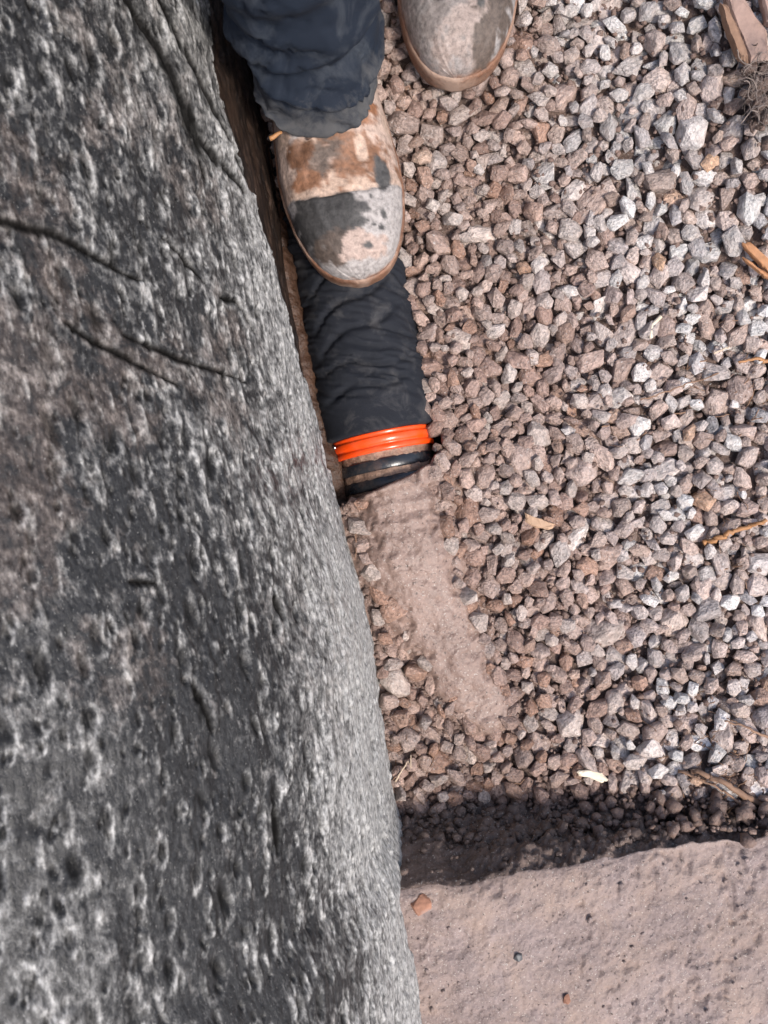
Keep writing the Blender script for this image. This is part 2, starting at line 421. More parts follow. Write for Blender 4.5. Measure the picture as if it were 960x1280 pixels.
# ------------------------------------------------------------------ the wall on the left
def build_wall():
    ys = np.concatenate([np.linspace(-2.6, -0.56, 40), np.arange(-0.55, 0.66, 0.00135), np.linspace(0.67, 2.8, 40)])
    # rows of the profile: buried stretch, quarter ellipse, flat crown, back
    s_d = np.arange(0.0, 0.50, 0.0012); s_c = np.linspace(0.503, S_TAB[-1], 30)
    s_arc = np.concatenate([s_d, s_c]); t_arc = np.interp(s_arc, S_TAB, T_TAB)
    u = np.concatenate([np.full(20, 0.0), WU * (1 - np.cos(t_arc)), np.linspace(WU + 0.02, 0.80, 12), [0.82, 0.82]])
    z = np.concatenate([np.linspace(-0.16, -0.002, 20), WH * np.sin(t_arc), np.full(12, WH), [WH - 0.03, -0.16]])
    s = np.concatenate([np.linspace(-0.16, -0.002, 20), s_arc, S_TAB[-1] + np.linspace(0.02, 0.44, 12), [1.0, 1.5]])
    nu = np.concatenate([np.full(20, 1.0), np.cos(t_arc) / WU, np.zeros(12), [-1, -1]])
    nz = np.concatenate([np.zeros(20), np.sin(t_arc) / WH, np.ones(12), [0.3, 0]])
    nl = np.hypot(nu, nz); nu /= nl; nz /= nl
    Y, S = np.meshgrid(ys, s); U = np.repeat(u[:, None], len(ys), 1); Z0 = np.repeat(z[:, None], len(ys), 1)
    # dimples pressed and weathered into the face
    pit = np.zeros_like(S); pale = np.zeros_like(S)
    i_s = np.searchsorted(s, 0.0); r = np.random.default_rng(3)
    N = 2900
    for k in range(N):
        cs, cy = r.uniform(0.0, 0.50), r.uniform(-0.53, 0.62)
        if k < 620: cs, cy = 0.008 + (k % 20) * 0.0252 + r.normal(0, 0.0065), -0.53 + (k // 20) * 0.0375 + (k % 2) * 0.018 + r.normal(0, 0.0085)
        a = (r.uniform(0.0022, 0.0038) if k < 620 else r.uniform(0.0010, 0.0018)); b = a * r.uniform(1.7, 3.0)
        tilt = r.normal(0, 0.16); dep = r.uniform(0.45, 1.0) if k < 620 else r.uniform(0.3, 0.9)
        i0, i1 = np.searchsorted(s, [cs - 2.6 * b, cs + 2.6 * b]); j0, j1 = np.searchsorted(ys, [cy - 2.6 * b, cy + 2.6 * b])
        ds = S[i0:i1, j0:j1] - cs; dy = Y[i0:i1, j0:j1] - cy
        p = (ds * math.cos(tilt) + dy * math.sin(tilt)) / a; q = (dy * math.cos(tilt) - ds * math.sin(tilt)) / b
        e = p * p + q * q
        pit[i0:i1, j0:j1] = np.maximum(pit[i0:i1, j0:j1], dep * np.exp(-e ** 1.5))
        rim = np.exp(-((np.sqrt(e) - 1.55) / 0.45) ** 2) * (0.5 + 0.5 * np.tanh(-p * 1.8 - 0.8 * q))
        pale[i0:i1, j0:j1] = np.maximum(pale[i0:i1, j0:j1], rim * r.uniform(0.2, 1.0))
    # bumps: pale nodules
    for k in range(700):
        cs, cy = r.uniform(0.0, 0.50), r.uniform(-0.53, 0.62)
        a = r.uniform(0.0012, 0.0026); b = a * r.uniform(1.5, 5.0)
        i0, i1 = np.searchsorted(s, [cs - 2.6 * b, cs + 2.6 * b]); j0, j1 = np.searchsorted(ys, [cy - 2.6 * b, cy + 2.6 * b])
        e = ((S[i0:i1, j0:j1] - cs) / a) ** 2 + ((Y[i0:i1, j0:j1] - cy) / b) ** 2
        g = np.exp(-e); pale[i0:i1, j0:j1] = np.maximum(pale[i0:i1, j0:j1], 1.2 * g); pit[i0:i1, j0:j1] -= 0.45 * g
    # cracks
    crack = np.zeros_like(S)
    lines = [([(-8, 272), (30, 281), (62, 288), (92, 303), (125, 322), (152, 338), (182, 351)], 0.0030, 0.0012),
             ([(150, -15), (176, 30), (198, 66), (214, 104), (234, 158), (262, 192), (300, 238)], 0.0052, 0.0056),
             ([(192, -12), (212, 40), (240, 92), (268, 148), (292, 200), (306, 236)], 0.0046, 0.0030),
             ([(160, 418), (196, 434), (228, 448), (268, 462), (314, 478)], 0.0019, 0.0012),
             ([(86, 402), (122, 427), (152, 441), (186, 460), (226, 481)], 0.0017, 0.0014),
             ([(206, 298), (236, 326), (262, 358)], 0.0014, 0.0014), ([(278, 372), (298, 376), (320, 416)], 0.0018, 0.0012),
             ([(166, 728), (198, 730)], 0.0015, 0.0012), ([(246, 858), (262, 890), (272, 918)], 0.0015, 0.0018),
             ([(348, 746), (356, 775)], 0.0022, 0.0020), ([(346, 1015), (350, 1040), (352, 1070)], 0.0030, 0.0022)]
    for pts, w0, w1 in lines:
        pts = np.array([wall_su(on_wall(*p)) for p in pts]); n = len(pts)
        for i in range(n - 1):
            a, b = pts[i], pts[i + 1]; ab = b - a
            lo = np.minimum(a, b) - 0.012; hi = np.maximum(a, b) + 0.012
            i0, i1 = np.searchsorted(s, [lo[0], hi[0]]); j0, j1 = np.searchsorted(ys, [lo[1], hi[1]])
            sy = S[i0:i1, j0:j1]; yy = Y[i0:i1, j0:j1]
            t = clamp(((sy - a[0]) * ab[0] + (yy - a[1]) * ab[1]) / (ab @ ab))
            wob = (fbm(sy * 120, yy * 120, 8, 2) - 0.5) * 0.0016
            d = np.abs(np.hypot(sy - a[0] - t * ab[0], yy - a[1] - t * ab[1]) + wob)
            g = (i + t) / (n - 1); w = (w0 + (w1 - w0) * g) * (0.45 + 0.75 * np.sin(math.pi * clamp(g * 0.9 + 0.1)))
            crack[i0:i1, j0:j1] = np.maximum(crack[i0:i1, j0:j1], np.exp(-(d / np.maximum(w, 0.0004)) ** 2))
            pale[i0:i1, j0:j1] = np.maximum(pale[i0:i1, j0:j1], 0.3 * np.exp(-((d - 0.005) / 0.002) ** 2))
    # split wedge between the two upper cracks
    for (px, py, a, b) in ((230, 146, 0.008, 0.020), (244, 172, 0.007, 0.016)):
        cs, cy = wall_su(on_wall(px, py))
        e = ((S - cs - 0.22 * (Y - cy)) / a) ** 2 + ((Y - cy) / b) ** 2
        crack = np.maximum(crack, np.exp(-e))
    # ragged lower edge of the coating
    edge = np.interp(ys, [-0.6, -0.05, 0.0, 0.05, 0.10, 0.16, 0.24, 0.34, 0.6], [-0.03, -0.02, 0.012, 0.034, 0.062, 0.095, 0.125, 0.15, 0.17])
    rag = (fbm(S * 45, Y * 28, 31, 4, 0.6) - 0.5) * 0.050 * smooth(-0.05, 0.05, Y)
    bare = 1 - smooth(-0.0016, 0.0016, S - edge[None, :] - rag)
    big = fbm(S * 9, Y * 6, 40, 4); mid = fbm(S * 42, Y * 20, 41, 4); fine = fbm(S * 230, Y * 110, 42, 3, 0.6)
    chip = smooth(0.60, 0.70, fbm(S * 55, Y * 24, 47, 4, 0.6))
    D = (big - 0.5) * 0.014 + (mid - 0.5) * 0.0030 + (fine - 0.5) * 0.0011 - pit * 0.0034 - crack * 0.0028
    D = D + chip * 0.0012 - bare * 0.0050
    pale = pale + chip * 0.15
    # dust and wear, near-black crown, plus grazing sheen painted pale towards the foot
    dust_sheen = 0.15 + 1.15 * smooth(0.30, 0.06, S) * smooth(0.16, -0.14, Y) + 0.36 * smooth(0.34, 0.05, S) * smooth(-0.10, 0.15, Y)
    dust_sheen = dust_sheen + 0.14 * smooth(0.30, 0.10, Y) * smooth(0.0, 0.1, Y) - 0.10 * smooth(0.30, 0.50, Y) + (big - 0.5) * 0.8
    # crusty seam of lime near the foot
    cs = np.interp(ys, [-0.6, -0.46, -0.40, -0.34, -0.28, 0.0], [0.13, 0.115, 0.10, 0.09, 0.085, 0.08])[None, :]
    seam = np.exp(-((S - cs) / 0.007) ** 2) * smooth(-0.24, -0.31, Y) * smooth(0.35, 0.62, fbm(S * 70, Y * 40, 52, 3))
    D = D + seam * (fbm(S * 220, Y * 160, 53, 3) - 0.45) * 0.010; pale = pale + seam * 1.3
    dirt = smooth(0.42, 0.66, fbm(S * 14, Y * 11, 60, 5, 0.6)) * smooth(-0.30, 0.05, Y) * smooth(0.55, 0.12, Y)
    fade = smooth(0.64, 0.66, np.abs(Y)) ; D = D * (1 - fade)
    D[-14:] = 0
    X = wall_foot(Y) - U + D * nu[:, None]; Z = Z0 + D * nz[:, None]
    V = np.stack([X.ravel(), Y.ravel(), Z.ravel()], 1)
    suv = np.stack([S.ravel(), Y.ravel(), np.zeros(S.size)], 1)
    org = (-0.4, 0, -0.1)
    o = mesh_np('retaining_wall', V, grid_faces(len(s), len(ys))[:, ::-1], M_WALL, attrs={'suv': suv, 'pit': np.clip(pit * 0.85 + crack ** 0.45 * 1.1, 0, 1).ravel(),
                'pale': pale.ravel(), 'dirt': dirt.ravel(), 'dust_sheen': dust_sheen.ravel(), 'bare': bare.ravel()}, origin=org)
    tag(o, 'dark weathered tar-coated wall with rounded face, pits and cracks', 'wall')
build_wall()

# ------------------------------------------------------------------ clay over the pipe, mud seam, ledge
def build_mud():
    xs = np.arange(-0.10, 0.235, 0.0014); ys = np.arange(-0.335, 0.075, 0.0014)
    X, Y = np.meshgrid(xs, ys)
    Z = mud_z(X, Y)
    o = mesh_np('mud_bank', np.stack([X.ravel(), Y.ravel(), Z.ravel()], 1), grid_faces(len(ys), len(xs)), M_MUD)
    tag(o, kind='structure')
    # brown mud squeezed up between wall and pipe
    ys = np.arange(-0.02, 0.47, 0.002); q = np.linspace(0, 1, 14)
    V = []
    for y in ys:
        xw = float(wall_foot(y))
        n = float(fbm(np.array(y * 38), np.array(1.5), 71, 3)) - 0.5
        w = (0.010 + 0.008 * n + 0.010 * float(smooth(0.10, 0.02, y)))
        top = 0.020 + 0.012 * n + 0.004 * float(smooth(0.04, 0.30, y)) - 0.016 * float(smooth(0.06, 0.0, y))
        for t in q:
            b = float(fbm(np.array(y * 150), np.array(t * 4.0), 75, 3)) - 0.5
            V.append((xw - 0.012 + (w + 0.012) * t, y, top * (1 - t ** 2.2 * 0.8) - 0.03 * t ** 6 + b * 0.005))
    o = mesh_np('mud_seam', V, grid_faces(len(ys), len(q))[:, ::-1], M_SEAM)
    tag(o, kind='structure')
build_mud()

def build_ledge():
    # profile t: along the top away from the edge (negative) and down the cut face (positive)
    xs = np.concatenate([np.arange(-0.05, 0.44, 0.0016), np.linspace(0.45, 1.2, 30)])
    tt = np.concatenate([np.linspace(-1.2, -0.30, 16), np.arange(-0.29, 0.17, 0.0016)])
    X, T = np.meshgrid(xs, tt)
    e = ledge_edge(X) + (fbm(X * 30, X * 0 + 3.3, 80, 4) - 0.5) * 0.012
    H = 0.155
    face = np.maximum(T, 0); top = np.maximum(-T, 0)
    lean = np.interp(X, [0, 0.05, 0.2, 0.35], [0.34, 0.32, 0.24, 0.16])
    Y = e - top + face * lean
    Z = ledge_top(X) - face * np.sqrt(1 - lean ** 2)
    rnd = np.exp(-np.abs(T) / 0.003)
    Z = Z - 0.002 * rnd
    a = fbm(X * 14, (Y + T) * 14, 81, 4) - 0.5; b = fbm(X * 70, T * 70, 82, 4, 0.6) - 0.5; c = fbm(X * 230, T * 230, 83, 3) - 0.5
    pk = smooth(0.60, 0.75, fbm(X * 120, T * 120, 84, 2)) * smooth(0.42, 0.62, fbm(X * 16, T * 16, 85, 3))
    on = smooth(0.0, -0.006, T)
    Z = Z + on * (a * 0.010 + b * 0.0042 + c * 0.0024 - pk * 0.0026)
    off = smooth(0.0, 0.006, T)
    slick = smooth(0.13, 0.03, X) * smooth(0.075, 0.03, T)       # spade-smoothed stretch at the wall
    rough = off * (1 - 0.75 * slick)
    lump = fbm(X * 45, T * 45, 86, 4, 0.6) - 0.5
    Y = Y + rough * (lump * 0.020 + b * 0.012 + c * 0.008) + off * a * 0.008
    Z = Z + rough * c * 0.004
    Y = Y + off * slick * 0.0016 * (fbm(X * 190, T * 14, 88, 3) - 0.5)
    V = np.stack([X.ravel(), Y.ravel(), Z.ravel()], 1)
    o = mesh_np('soil_ledge', V, grid_faces(len(tt), len(xs)), M_LEDGE)
    o.data.materials.append(M_CUT)                      # the freshly cut face gets a darker soil
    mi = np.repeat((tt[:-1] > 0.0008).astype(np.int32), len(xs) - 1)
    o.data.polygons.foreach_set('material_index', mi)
    tag(o, kind='structure')
build_ledge()

# ------------------------------------------------------------------ gravel
def ico(sub):
    bm = bmesh.new(); bmesh.ops.create_icosphere(bm, subdivisions=sub, radius=1.0)
    bm.verts.ensure_lookup_table()
    V = np.array([v.co[:] for v in bm.verts]); F = np.array([[v.index for v in f.verts] for f in bm.faces]); bm.free()
    return V, F
ICO1, ICO2 = ico(1), ico(2)
ICO3 = ico(3)

def rock_shape(seed, base=None, lumpy=0.06, npts=None, segs=2):
    """crushed-stone pebble: hull of scattered points with worn (bevelled) edges"""
    r = np.random.default_rng(seed)
    n = npts or int(r.integers(9, 15))
    k = np.arange(n) + 0.5
    ph = np.arccos(1 - 2 * k / n); th = math.pi * (1 + 5 ** 0.5) * k
    p = np.stack([np.cos(th) * np.sin(ph), np.sin(th) * np.sin(ph), np.cos(ph)], 1) + r.normal(0, 0.20, (n, 3))
    p = p / np.linalg.norm(p, axis=1)[:, None] * r.uniform(0.86, 1.14, n)[:, None]
    bm = bmesh.new()
    vs = [bm.verts.new(q) for q in p]
    bmesh.ops.convex_hull(bm, input=vs)
    bmesh.ops.dissolve_limit(bm, angle_limit=0.20, verts=bm.verts[:], edges=bm.edges[:])
    if segs: bmesh.ops.bevel(bm, geom=bm.edges[:], offset=0.070 if segs > 1 else 0.085, segments=segs, profile=0.6, affect='EDGES', clamp_overlap=True)
    bmesh.ops.triangulate(bm, faces=bm.faces[:])
    bm.verts.ensure_lookup_table(); bm.verts.index_update()
    V = np.array([v.co[:] for v in bm.verts]); F = np.array([[v.index for v in f.verts] for f in bm.faces]); bm.free()
    f = 2.3
    R2 = 1 + lumpy * 0.6 * (np.sin(V[:, 0] * f * 2 + seed) * np.cos(V[:, 1] * f * 2.3 - seed) + np.sin(V[:, 2] * f * 2.7 + 2 * seed))
    return V * R2[:, None] * 1.02, F

def boot_inside(x, y, margin=0.0):
    for (tx, ty), (dx, dy), zs in BOOTS:
        l = (x - tx) * dx + (y - ty) * dy; c = (x - tx) * dy - (y - ty) * dx
        if -0.004 - margin < l < 0.31 + margin and abs(c) < 0.055 + margin: return zs
    return None

def pack_stones():
    r = np.random.default_rng(8)
    cell = 0.032; grid = {}
    stones = []
    X0, X1, Y0, Y1 = -0.13, 0.70, -0.345, 0.86
    def near(x, y):
        i, j = int(x // cell), int(y // cell)
        for a in (i - 1, i, i + 1):
            for b in (j - 1, j, j + 1):
                yield from grid.get((a, b), ())
    # precompute surfaces on a grid
    gx = np.arange(X0 - 0.05, X1 + 0.05, 0.004); gy = np.arange(Y0 - 0.05, Y1 + 0.05, 0.004)
    GX, GY = np.meshgrid(gx, gy)
    TOP = gravel_top(GX, GY)
    d = (GX - PIPE_C[0]) * PIPE_N[0] + (GY - PIPE_C[1]) * PIPE_N[1]
    al = (GX - PIPE_C[0]) * PIPE_D[0] + (GY - PIPE_C[1]) * PIPE_D[1]
    pipe = np.where((np.abs(d) < SOCK_R) & (al > -0.05), PIPE_Z + np.sqrt(np.maximum(0, SOCK_R ** 2 - d * d)), -1)
    MUD = np.where((GX < 0.23) & (GY < 0.075), mud_z(GX, GY), -1)
    q, _, _ = slab_field(GX, GY)
    FLOOR = np.maximum(np.maximum(TOP - 0.028, pipe), MUD - 0.006)
    CAP = TOP + 0.006
    leftband = smooth(0.12, 0.07, GX - wall_foot(GY)) * smooth(0.08, 0.02, GY)
    CAP = np.where((leftband > 0.5) & (q > 1), np.maximum(MUD + 0.012, -1), CAP)
    CAP = np.where(q < 0.98, MUD + 0.007, CAP); CAP = np.where(q < 0.72, -1.0, CAP)
    le = ledge_edge(GX)
    CAP = np.where(GY < le + 0.032 + 0.012 * (fbm(GX * 25, GY * 25, 95, 2) - 0.5), -1.0, CAP)
    def at(G, x, y): return G[int((y - gy[0]) / 0.004), int((x - gx[0]) / 0.004)]
    fails = 0; n_try = 0
    while n_try < 40000:
        n_try += 1
        rr = float(np.clip(r.lognormal(math.log(0.0094), 0.25), 0.0056, 0.0160))
        if n_try > 37500: rr = float(np.clip(rr * 0.68, 0.0042, 0.012))
        bx = r.uniform(X0, X1); by = r.uniform(Y0, Y1)
        best = None
        for k in range(7):
            x = bx + (r.normal(0, 0.011) if k else 0); y = by + (r.normal(0, 0.011) if k else 0)
            if not (X0 < x < X1 and Y0 < y < Y1): continue
            if x < wall_foot(y) + rr * 0.75: continue
            z = at(FLOOR, x, y) + rr * 0.45
            for (sx, sy, sz, sr) in near(x, y):
                dd = (sx - x) ** 2 + (sy - y) ** 2; R = (sr + rr) * 0.80
                if dd < R * R: z = max(z, sz + math.sqrt(R * R - dd))
            if best is None or z < best[2]: best = (x, y, z)
        if best is None: continue
        x, y, z = best
        if z + rr * 0.6 > at(CAP, x, y): continue
        zs = boot_inside(x, y, rr * 0.6)
        if zs is not None and z + rr * 0.95 > zs: continue
        st = (x, y, z, rr); stones.append(st)
        grid.setdefault((int(x // cell), int(y // cell)), []).append(st)
    return np.array(stones)
STONES = pack_stones()
print('stones', len(STONES))

def stone_colours():
    r = np.random.default_rng(77)
    n = len(STONES); x, y = STONES[:, 0], STONES[:, 1]
    dirty = clamp(1.25 - smooth(0.02, 0.30, x - np.interp(y, [-0.35, -0.1, 0.1, 0.5], [0.02, 0.05, 0.03, -0.06])) * 1.0)
    dirty = clamp(dirty - 0.15 * smooth(0.1, 0.4, y) + 0.4 * smooth(-0.22, -0.29, y) * smooth(0.35, 0.15, x))
    pal = np.array([(0.33, 0.30, 0.275), (0.42, 0.40, 0.37), (0.27, 0.255, 0.245), (0.35, 0.28, 0.24), (0.30, 0.235, 0.195), (0.49, 0.47, 0.44), (0.25, 0.19, 0.155), (0.38, 0.24, 0.15)])
    pm = np.array([(0.27, 0.185, 0.15), (0.34, 0.245, 0.20), (0.235, 0.155, 0.122), (0.30, 0.225, 0.19), (0.25, 0.15, 0.105), (0.37, 0.31, 0.27)])
    ci = r.choice(8, n, p=[.20, .18, .13, .16, .13, .09, .09, .02]); cm = r.choice(6, n)
    d = clamp(dirty + r.normal(0, 0.22, n))[:, None]
    c = pal[ci] * (1 - d) + pm[cm] * d
    c = c * r.uniform(0.85, 1.30, n)[:, None] * np.array([1.08, 1.04, 1.03]) * (1 + 0.30 * smooth(0.08, 0.30, x))[:, None] * (1 + smooth(0.05, 0.28, x)[:, None] * np.array([-0.035, 0.0, 0.035]))
    return c
SCOL = stone_colours()

def build_gravel():
    n = len(STONES)
    # which stones show largest: a coarse depth buffer of discs
    Wb, Hb = 480, 640
    zb = np.full((Hb, Wb), -9.0); ib = np.full((Hb, Wb), -1)
    yy, xx = np.mgrid[0:Hb, 0:Wb]
    for i in range(n):
        x, y, z, rr = STONES[i]; d = CAM_H - z; k = FPX / 2 / d
        cx, cy, pr = 240 + x * k, 320 - y * k, rr * k * 0.93
        x0, x1, y0, y1 = int(cx - pr), int(cx + pr + 2), int(cy - pr), int(cy + pr + 2)
        if x1 <= 0 or y1 <= 0 or x0 >= Wb or y0 >= Hb: continue
        x0, y0 = max(x0, 0), max(y0, 0); x1, y1 = min(x1, Wb), min(y1, Hb)
        q = ((xx[y0:y1, x0:x1] - cx) ** 2 + (yy[y0:y1, x0:x1] - cy) ** 2) / pr ** 2
        zz = z + rr * 0.8 * np.sqrt(np.maximum(0, 1 - q))
        m = (q < 1) & (zz > zb[y0:y1, x0:x1])
        zb[y0:y1, x0:x1][m] = zz[m]; ib[y0:y1, x0:x1][m] = i
    for (tx, ty), (dx, dy), zs in BOOTS:                 # hidden under the boots
        for i in range(n):
            if boot_inside(STONES[i, 0], STONES[i, 1]) is not None: ib[ib == i] = -1
        break
    cnt = np.bincount(ib[ib >= 0], minlength=n)
    order = np.argsort(-cnt); single = set(int(i) for i in order[:300])
    vis = cnt > 4
    r = np.random.default_rng(5)
    shapes2 = [rock_shape(i + 1) for i in range(36)]; shapes1 = [rock_shape(i + 1, segs=0) for i in range(36)]; shapesm = [rock_shape(i + 1, segs=1) for i in range(36)]
    bed_x = np.arange(-0.16, 0.80, 0.005); bed_y = np.arange(-0.40, 0.95, 0.005)
    X, Y = np.meshgrid(bed_x, bed_y)
    Z = gravel_top(X, Y) - 0.010 + (fbm(X * 60, Y * 60, 90, 3) - 0.5) * 0.012
    al = (X - PIPE_C[0]) * PIPE_D[0] + (Y - PIPE_C[1]) * PIPE_D[1]; dd = np.abs((X - PIPE_C[0]) * PIPE_N[0] + (Y - PIPE_C[1]) * PIPE_N[1])
    Z = Z - 0.10 * smooth(0.075, 0.05, dd) * smooth(-0.16, -0.05, al)
    bed = mesh_np('gravel_bed', np.stack([X.ravel(), Y.ravel(), Z.ravel()], 1), grid_faces(len(bed_y), len(bed_x)), M_SOIL)
    tag(bed, kind='structure')
    meshes = {}
    Vs, Fs, Cs, Ls = [], [], [], []; off = 0
    for i in range(n):
        x, y, z, rr = STONES[i]
        sc = np.array([r.uniform(1.08, 1.38), r.uniform(0.78, 1.05), r.uniform(0.52, 0.86)]) * rr * 1.14
        # stones lie mostly on their flat sides
        rot = Matrix.Rotation(r.uniform(0, 6.283), 3, 'Z') @ Matrix.Rotation(r.normal(0, 0.40), 3, 'X') @ Matrix.Rotation(r.normal(0, 0.40), 3, 'Y')
        k = int(r.integers(36))
        if i in single:
            if k not in meshes:
                V, F = shapes2[k]
                me = bpy.data.meshes.new('stone'); me.from_pydata([tuple(v * 0.01) for v in V], [], [tuple(int(a) for a in f) for f in F])
                me.polygons.foreach_set('use_smooth', [True] * len(F)); me.materials.append(M_STONE); meshes[k] = me
            o = bpy.data.objects.new('stone', meshes[k])
            o.matrix_local = Matrix.Translation((x, y, z)) @ rot.to_4x4() @ Matrix.Diagonal((*(sc / 0.01), 1))
            o.color = (*SCOL[i], 1)
            link(o, bed)
        else:
            V, F = (shapes2 if cnt[i] > 14 else shapesm if vis[i] else shapes1)[k]
            L = V * sc; W = L @ np.array(rot).T + (x, y, z)
            Vs.append(W); Fs.append(F + off); off += len(V)
            Cs.append(np.repeat([[*SCOL[i], 1.0]], len(V), 0)); Ls.append(L + r.uniform(-3, 3, 3))
    o = mesh_np('loose_gravel', np.concatenate(Vs), np.concatenate(Fs), M_GRAVEL, parent=bed,
                attrs={'col': np.concatenate(Cs), 'lco': np.concatenate(Ls)})
    tag(o, kind='stuff')
build_gravel()

def lumps(name, pts, sizes, mat, seed, kind='stuff', base=None):
    r = np.random.default_rng(seed); base = base or ICO1
    shp = [rock_shape(200 + i, base, 0.14, 12, 0) for i in range(14)]
    Vs, Fs = [], []; off = 0
    for p, s in zip(pts, sizes):
        V, F = shp[int(r.integers(14))]
        sc = np.array([r.uniform(0.8, 1.3), r.uniform(0.7, 1.1), r.uniform(0.5, 0.85)]) * s
        rot = np.array(Matrix.Rotation(r.uniform(0, 6.28), 3, 'Z') @ Matrix.Rotation(r.normal(0, 0.5), 3, 'X'))
        Vs.append((V * sc) @ rot.T + p); Fs.append(F + off); off += len(V)
    o = mesh_np(name, np.concatenate(Vs), np.concatenate(Fs), mat)
    if kind: tag(o, kind=kind)
    return o

def build_crumbs():
    r = np.random.default_rng(14)
    P_, S_ = [], []
    # over the dirty strip between wall and clay
    while len(P_) < 1500:
        y = r.uniform(-0.32, 0.03); x = float(wall_foot(y)) + abs(r.normal(0, 0.075))
        q, _, _ = slab_field(np.array(x), np.array(y))
        if x > 0.22 or q < 0.95 or y < float(ledge_edge(x)) + 0.01: continue
        s = 0.0012 + 0.0042 * r.random() ** 3
        P_.append((x, y, float(mud_z(np.array(x), np.array(y))) + s * 0.25)); S_.append(s)
    # tumbled along the foot of the ledge
    for k in range(1300):
        x = r.uniform(0.01, 0.42); e = float(ledge_edge(x)); t = r.random()
        y = e + 0.004 + 0.045 * t; s = 0.0016 + 0.0066 * r.random() ** 2.5
        zb = max(float(gravel_top(x, y)) - 0.012, -0.03)
        P_.append((x, y, zb + 0.052 * (1 - t) ** 1.6 * r.random() + s * 0.2)); S_.append(s)
    for k in range(6500):
        x = r.uniform(-0.02, 0.44); y = r.uniform(-0.29, 0.55); al = (x - PIPE_C[0]) * PIPE_N[0] + (y - PIPE_C[1]) * PIPE_N[1]
        if y > 0.0 and al < SOCK_R + 0.004 or boot_inside(x, y, 0.004) or x < float(wall_foot(y)) + 0.01: continue
        q, _, _ = slab_field(np.array(x), np.array(y))
        if q < 1.1: continue
        s = 0.0014 + 0.0028 * r.random() ** 2
        P_.append((x, y, float(gravel_top(x, y)) - 0.008 + 0.009 * r.random())); S_.append(s)
    P_, S_, P0, S0 = [], [], P_, S_
    for k in range(900):
        x = r.uniform(0.0, 0.42); t = 0.012 + 0.11 * r.random(); e = float(ledge_edge(x)); ln = float(np.interp(x, [0, 0.05, 0.2, 0.35], [0.34, 0.32, 0.24, 0.16]))
        if x < 0.09 and t < 0.05 and r.random() < 0.8: continue
        s = 0.0015 + 0.0055 * r.random() ** 2.2
        P_.append((x, e + t * ln + 0.001 + 0.004 * r.random(), float(ledge_top(x)) - t)); S_.append(s)
    lumps('soil_clods', P_, S_, M_CUT, 17)
    lumps('soil_crumbs', P0, S0, M_CRUMB, 15)
    P_, S_ = [], []
    for k in range(200):
        x = r.uniform(0.03, 0.42); y = float(ledge_edge(x)) - 0.004 - 0.19 * r.random(); s = 0.0008 + 0.0022 * r.random() ** 4
        P_.append((x, y, float(ledge_top(x)) + (float(fbm(np.array(x * 14), np.array((y - (float(ledge_edge(x)) - y)) * 14), 81, 4)) - 0.5) * 0.012 + s * 0.2)); S_.append(s)
    lumps('clay_grit', P_, S_, M_LEDGE, 16)
build_crumbs()

# ------------------------------------------------------------------ drain pipe in its fabric sleeve
def ring_loft(name, rows, mat, parent, nseg=96, a0=-math.pi, a1=math.pi, disp=None, origin=None):
    """rows: (axial position, radius)"""
    ang = np.linspace(a0, a1, nseg)
    A = np.array([q[0] for q in rows])[:, None]; R = np.array([q[1] for q in rows])[:, None]
    A = A + ang[None, :] * 0; ANG = ang[None, :] + A * 0; RR = R + A * 0
    if disp is not None: RR = RR + disp(A, ANG)
    x, y, z = pipe_pt(A, ANG, RR)
    return mesh_np(name, np.stack([x.ravel(), y.ravel(), z.ravel()], 1), grid_faces(len(rows), nseg)[:, ::-1], mat, parent, origin=None)

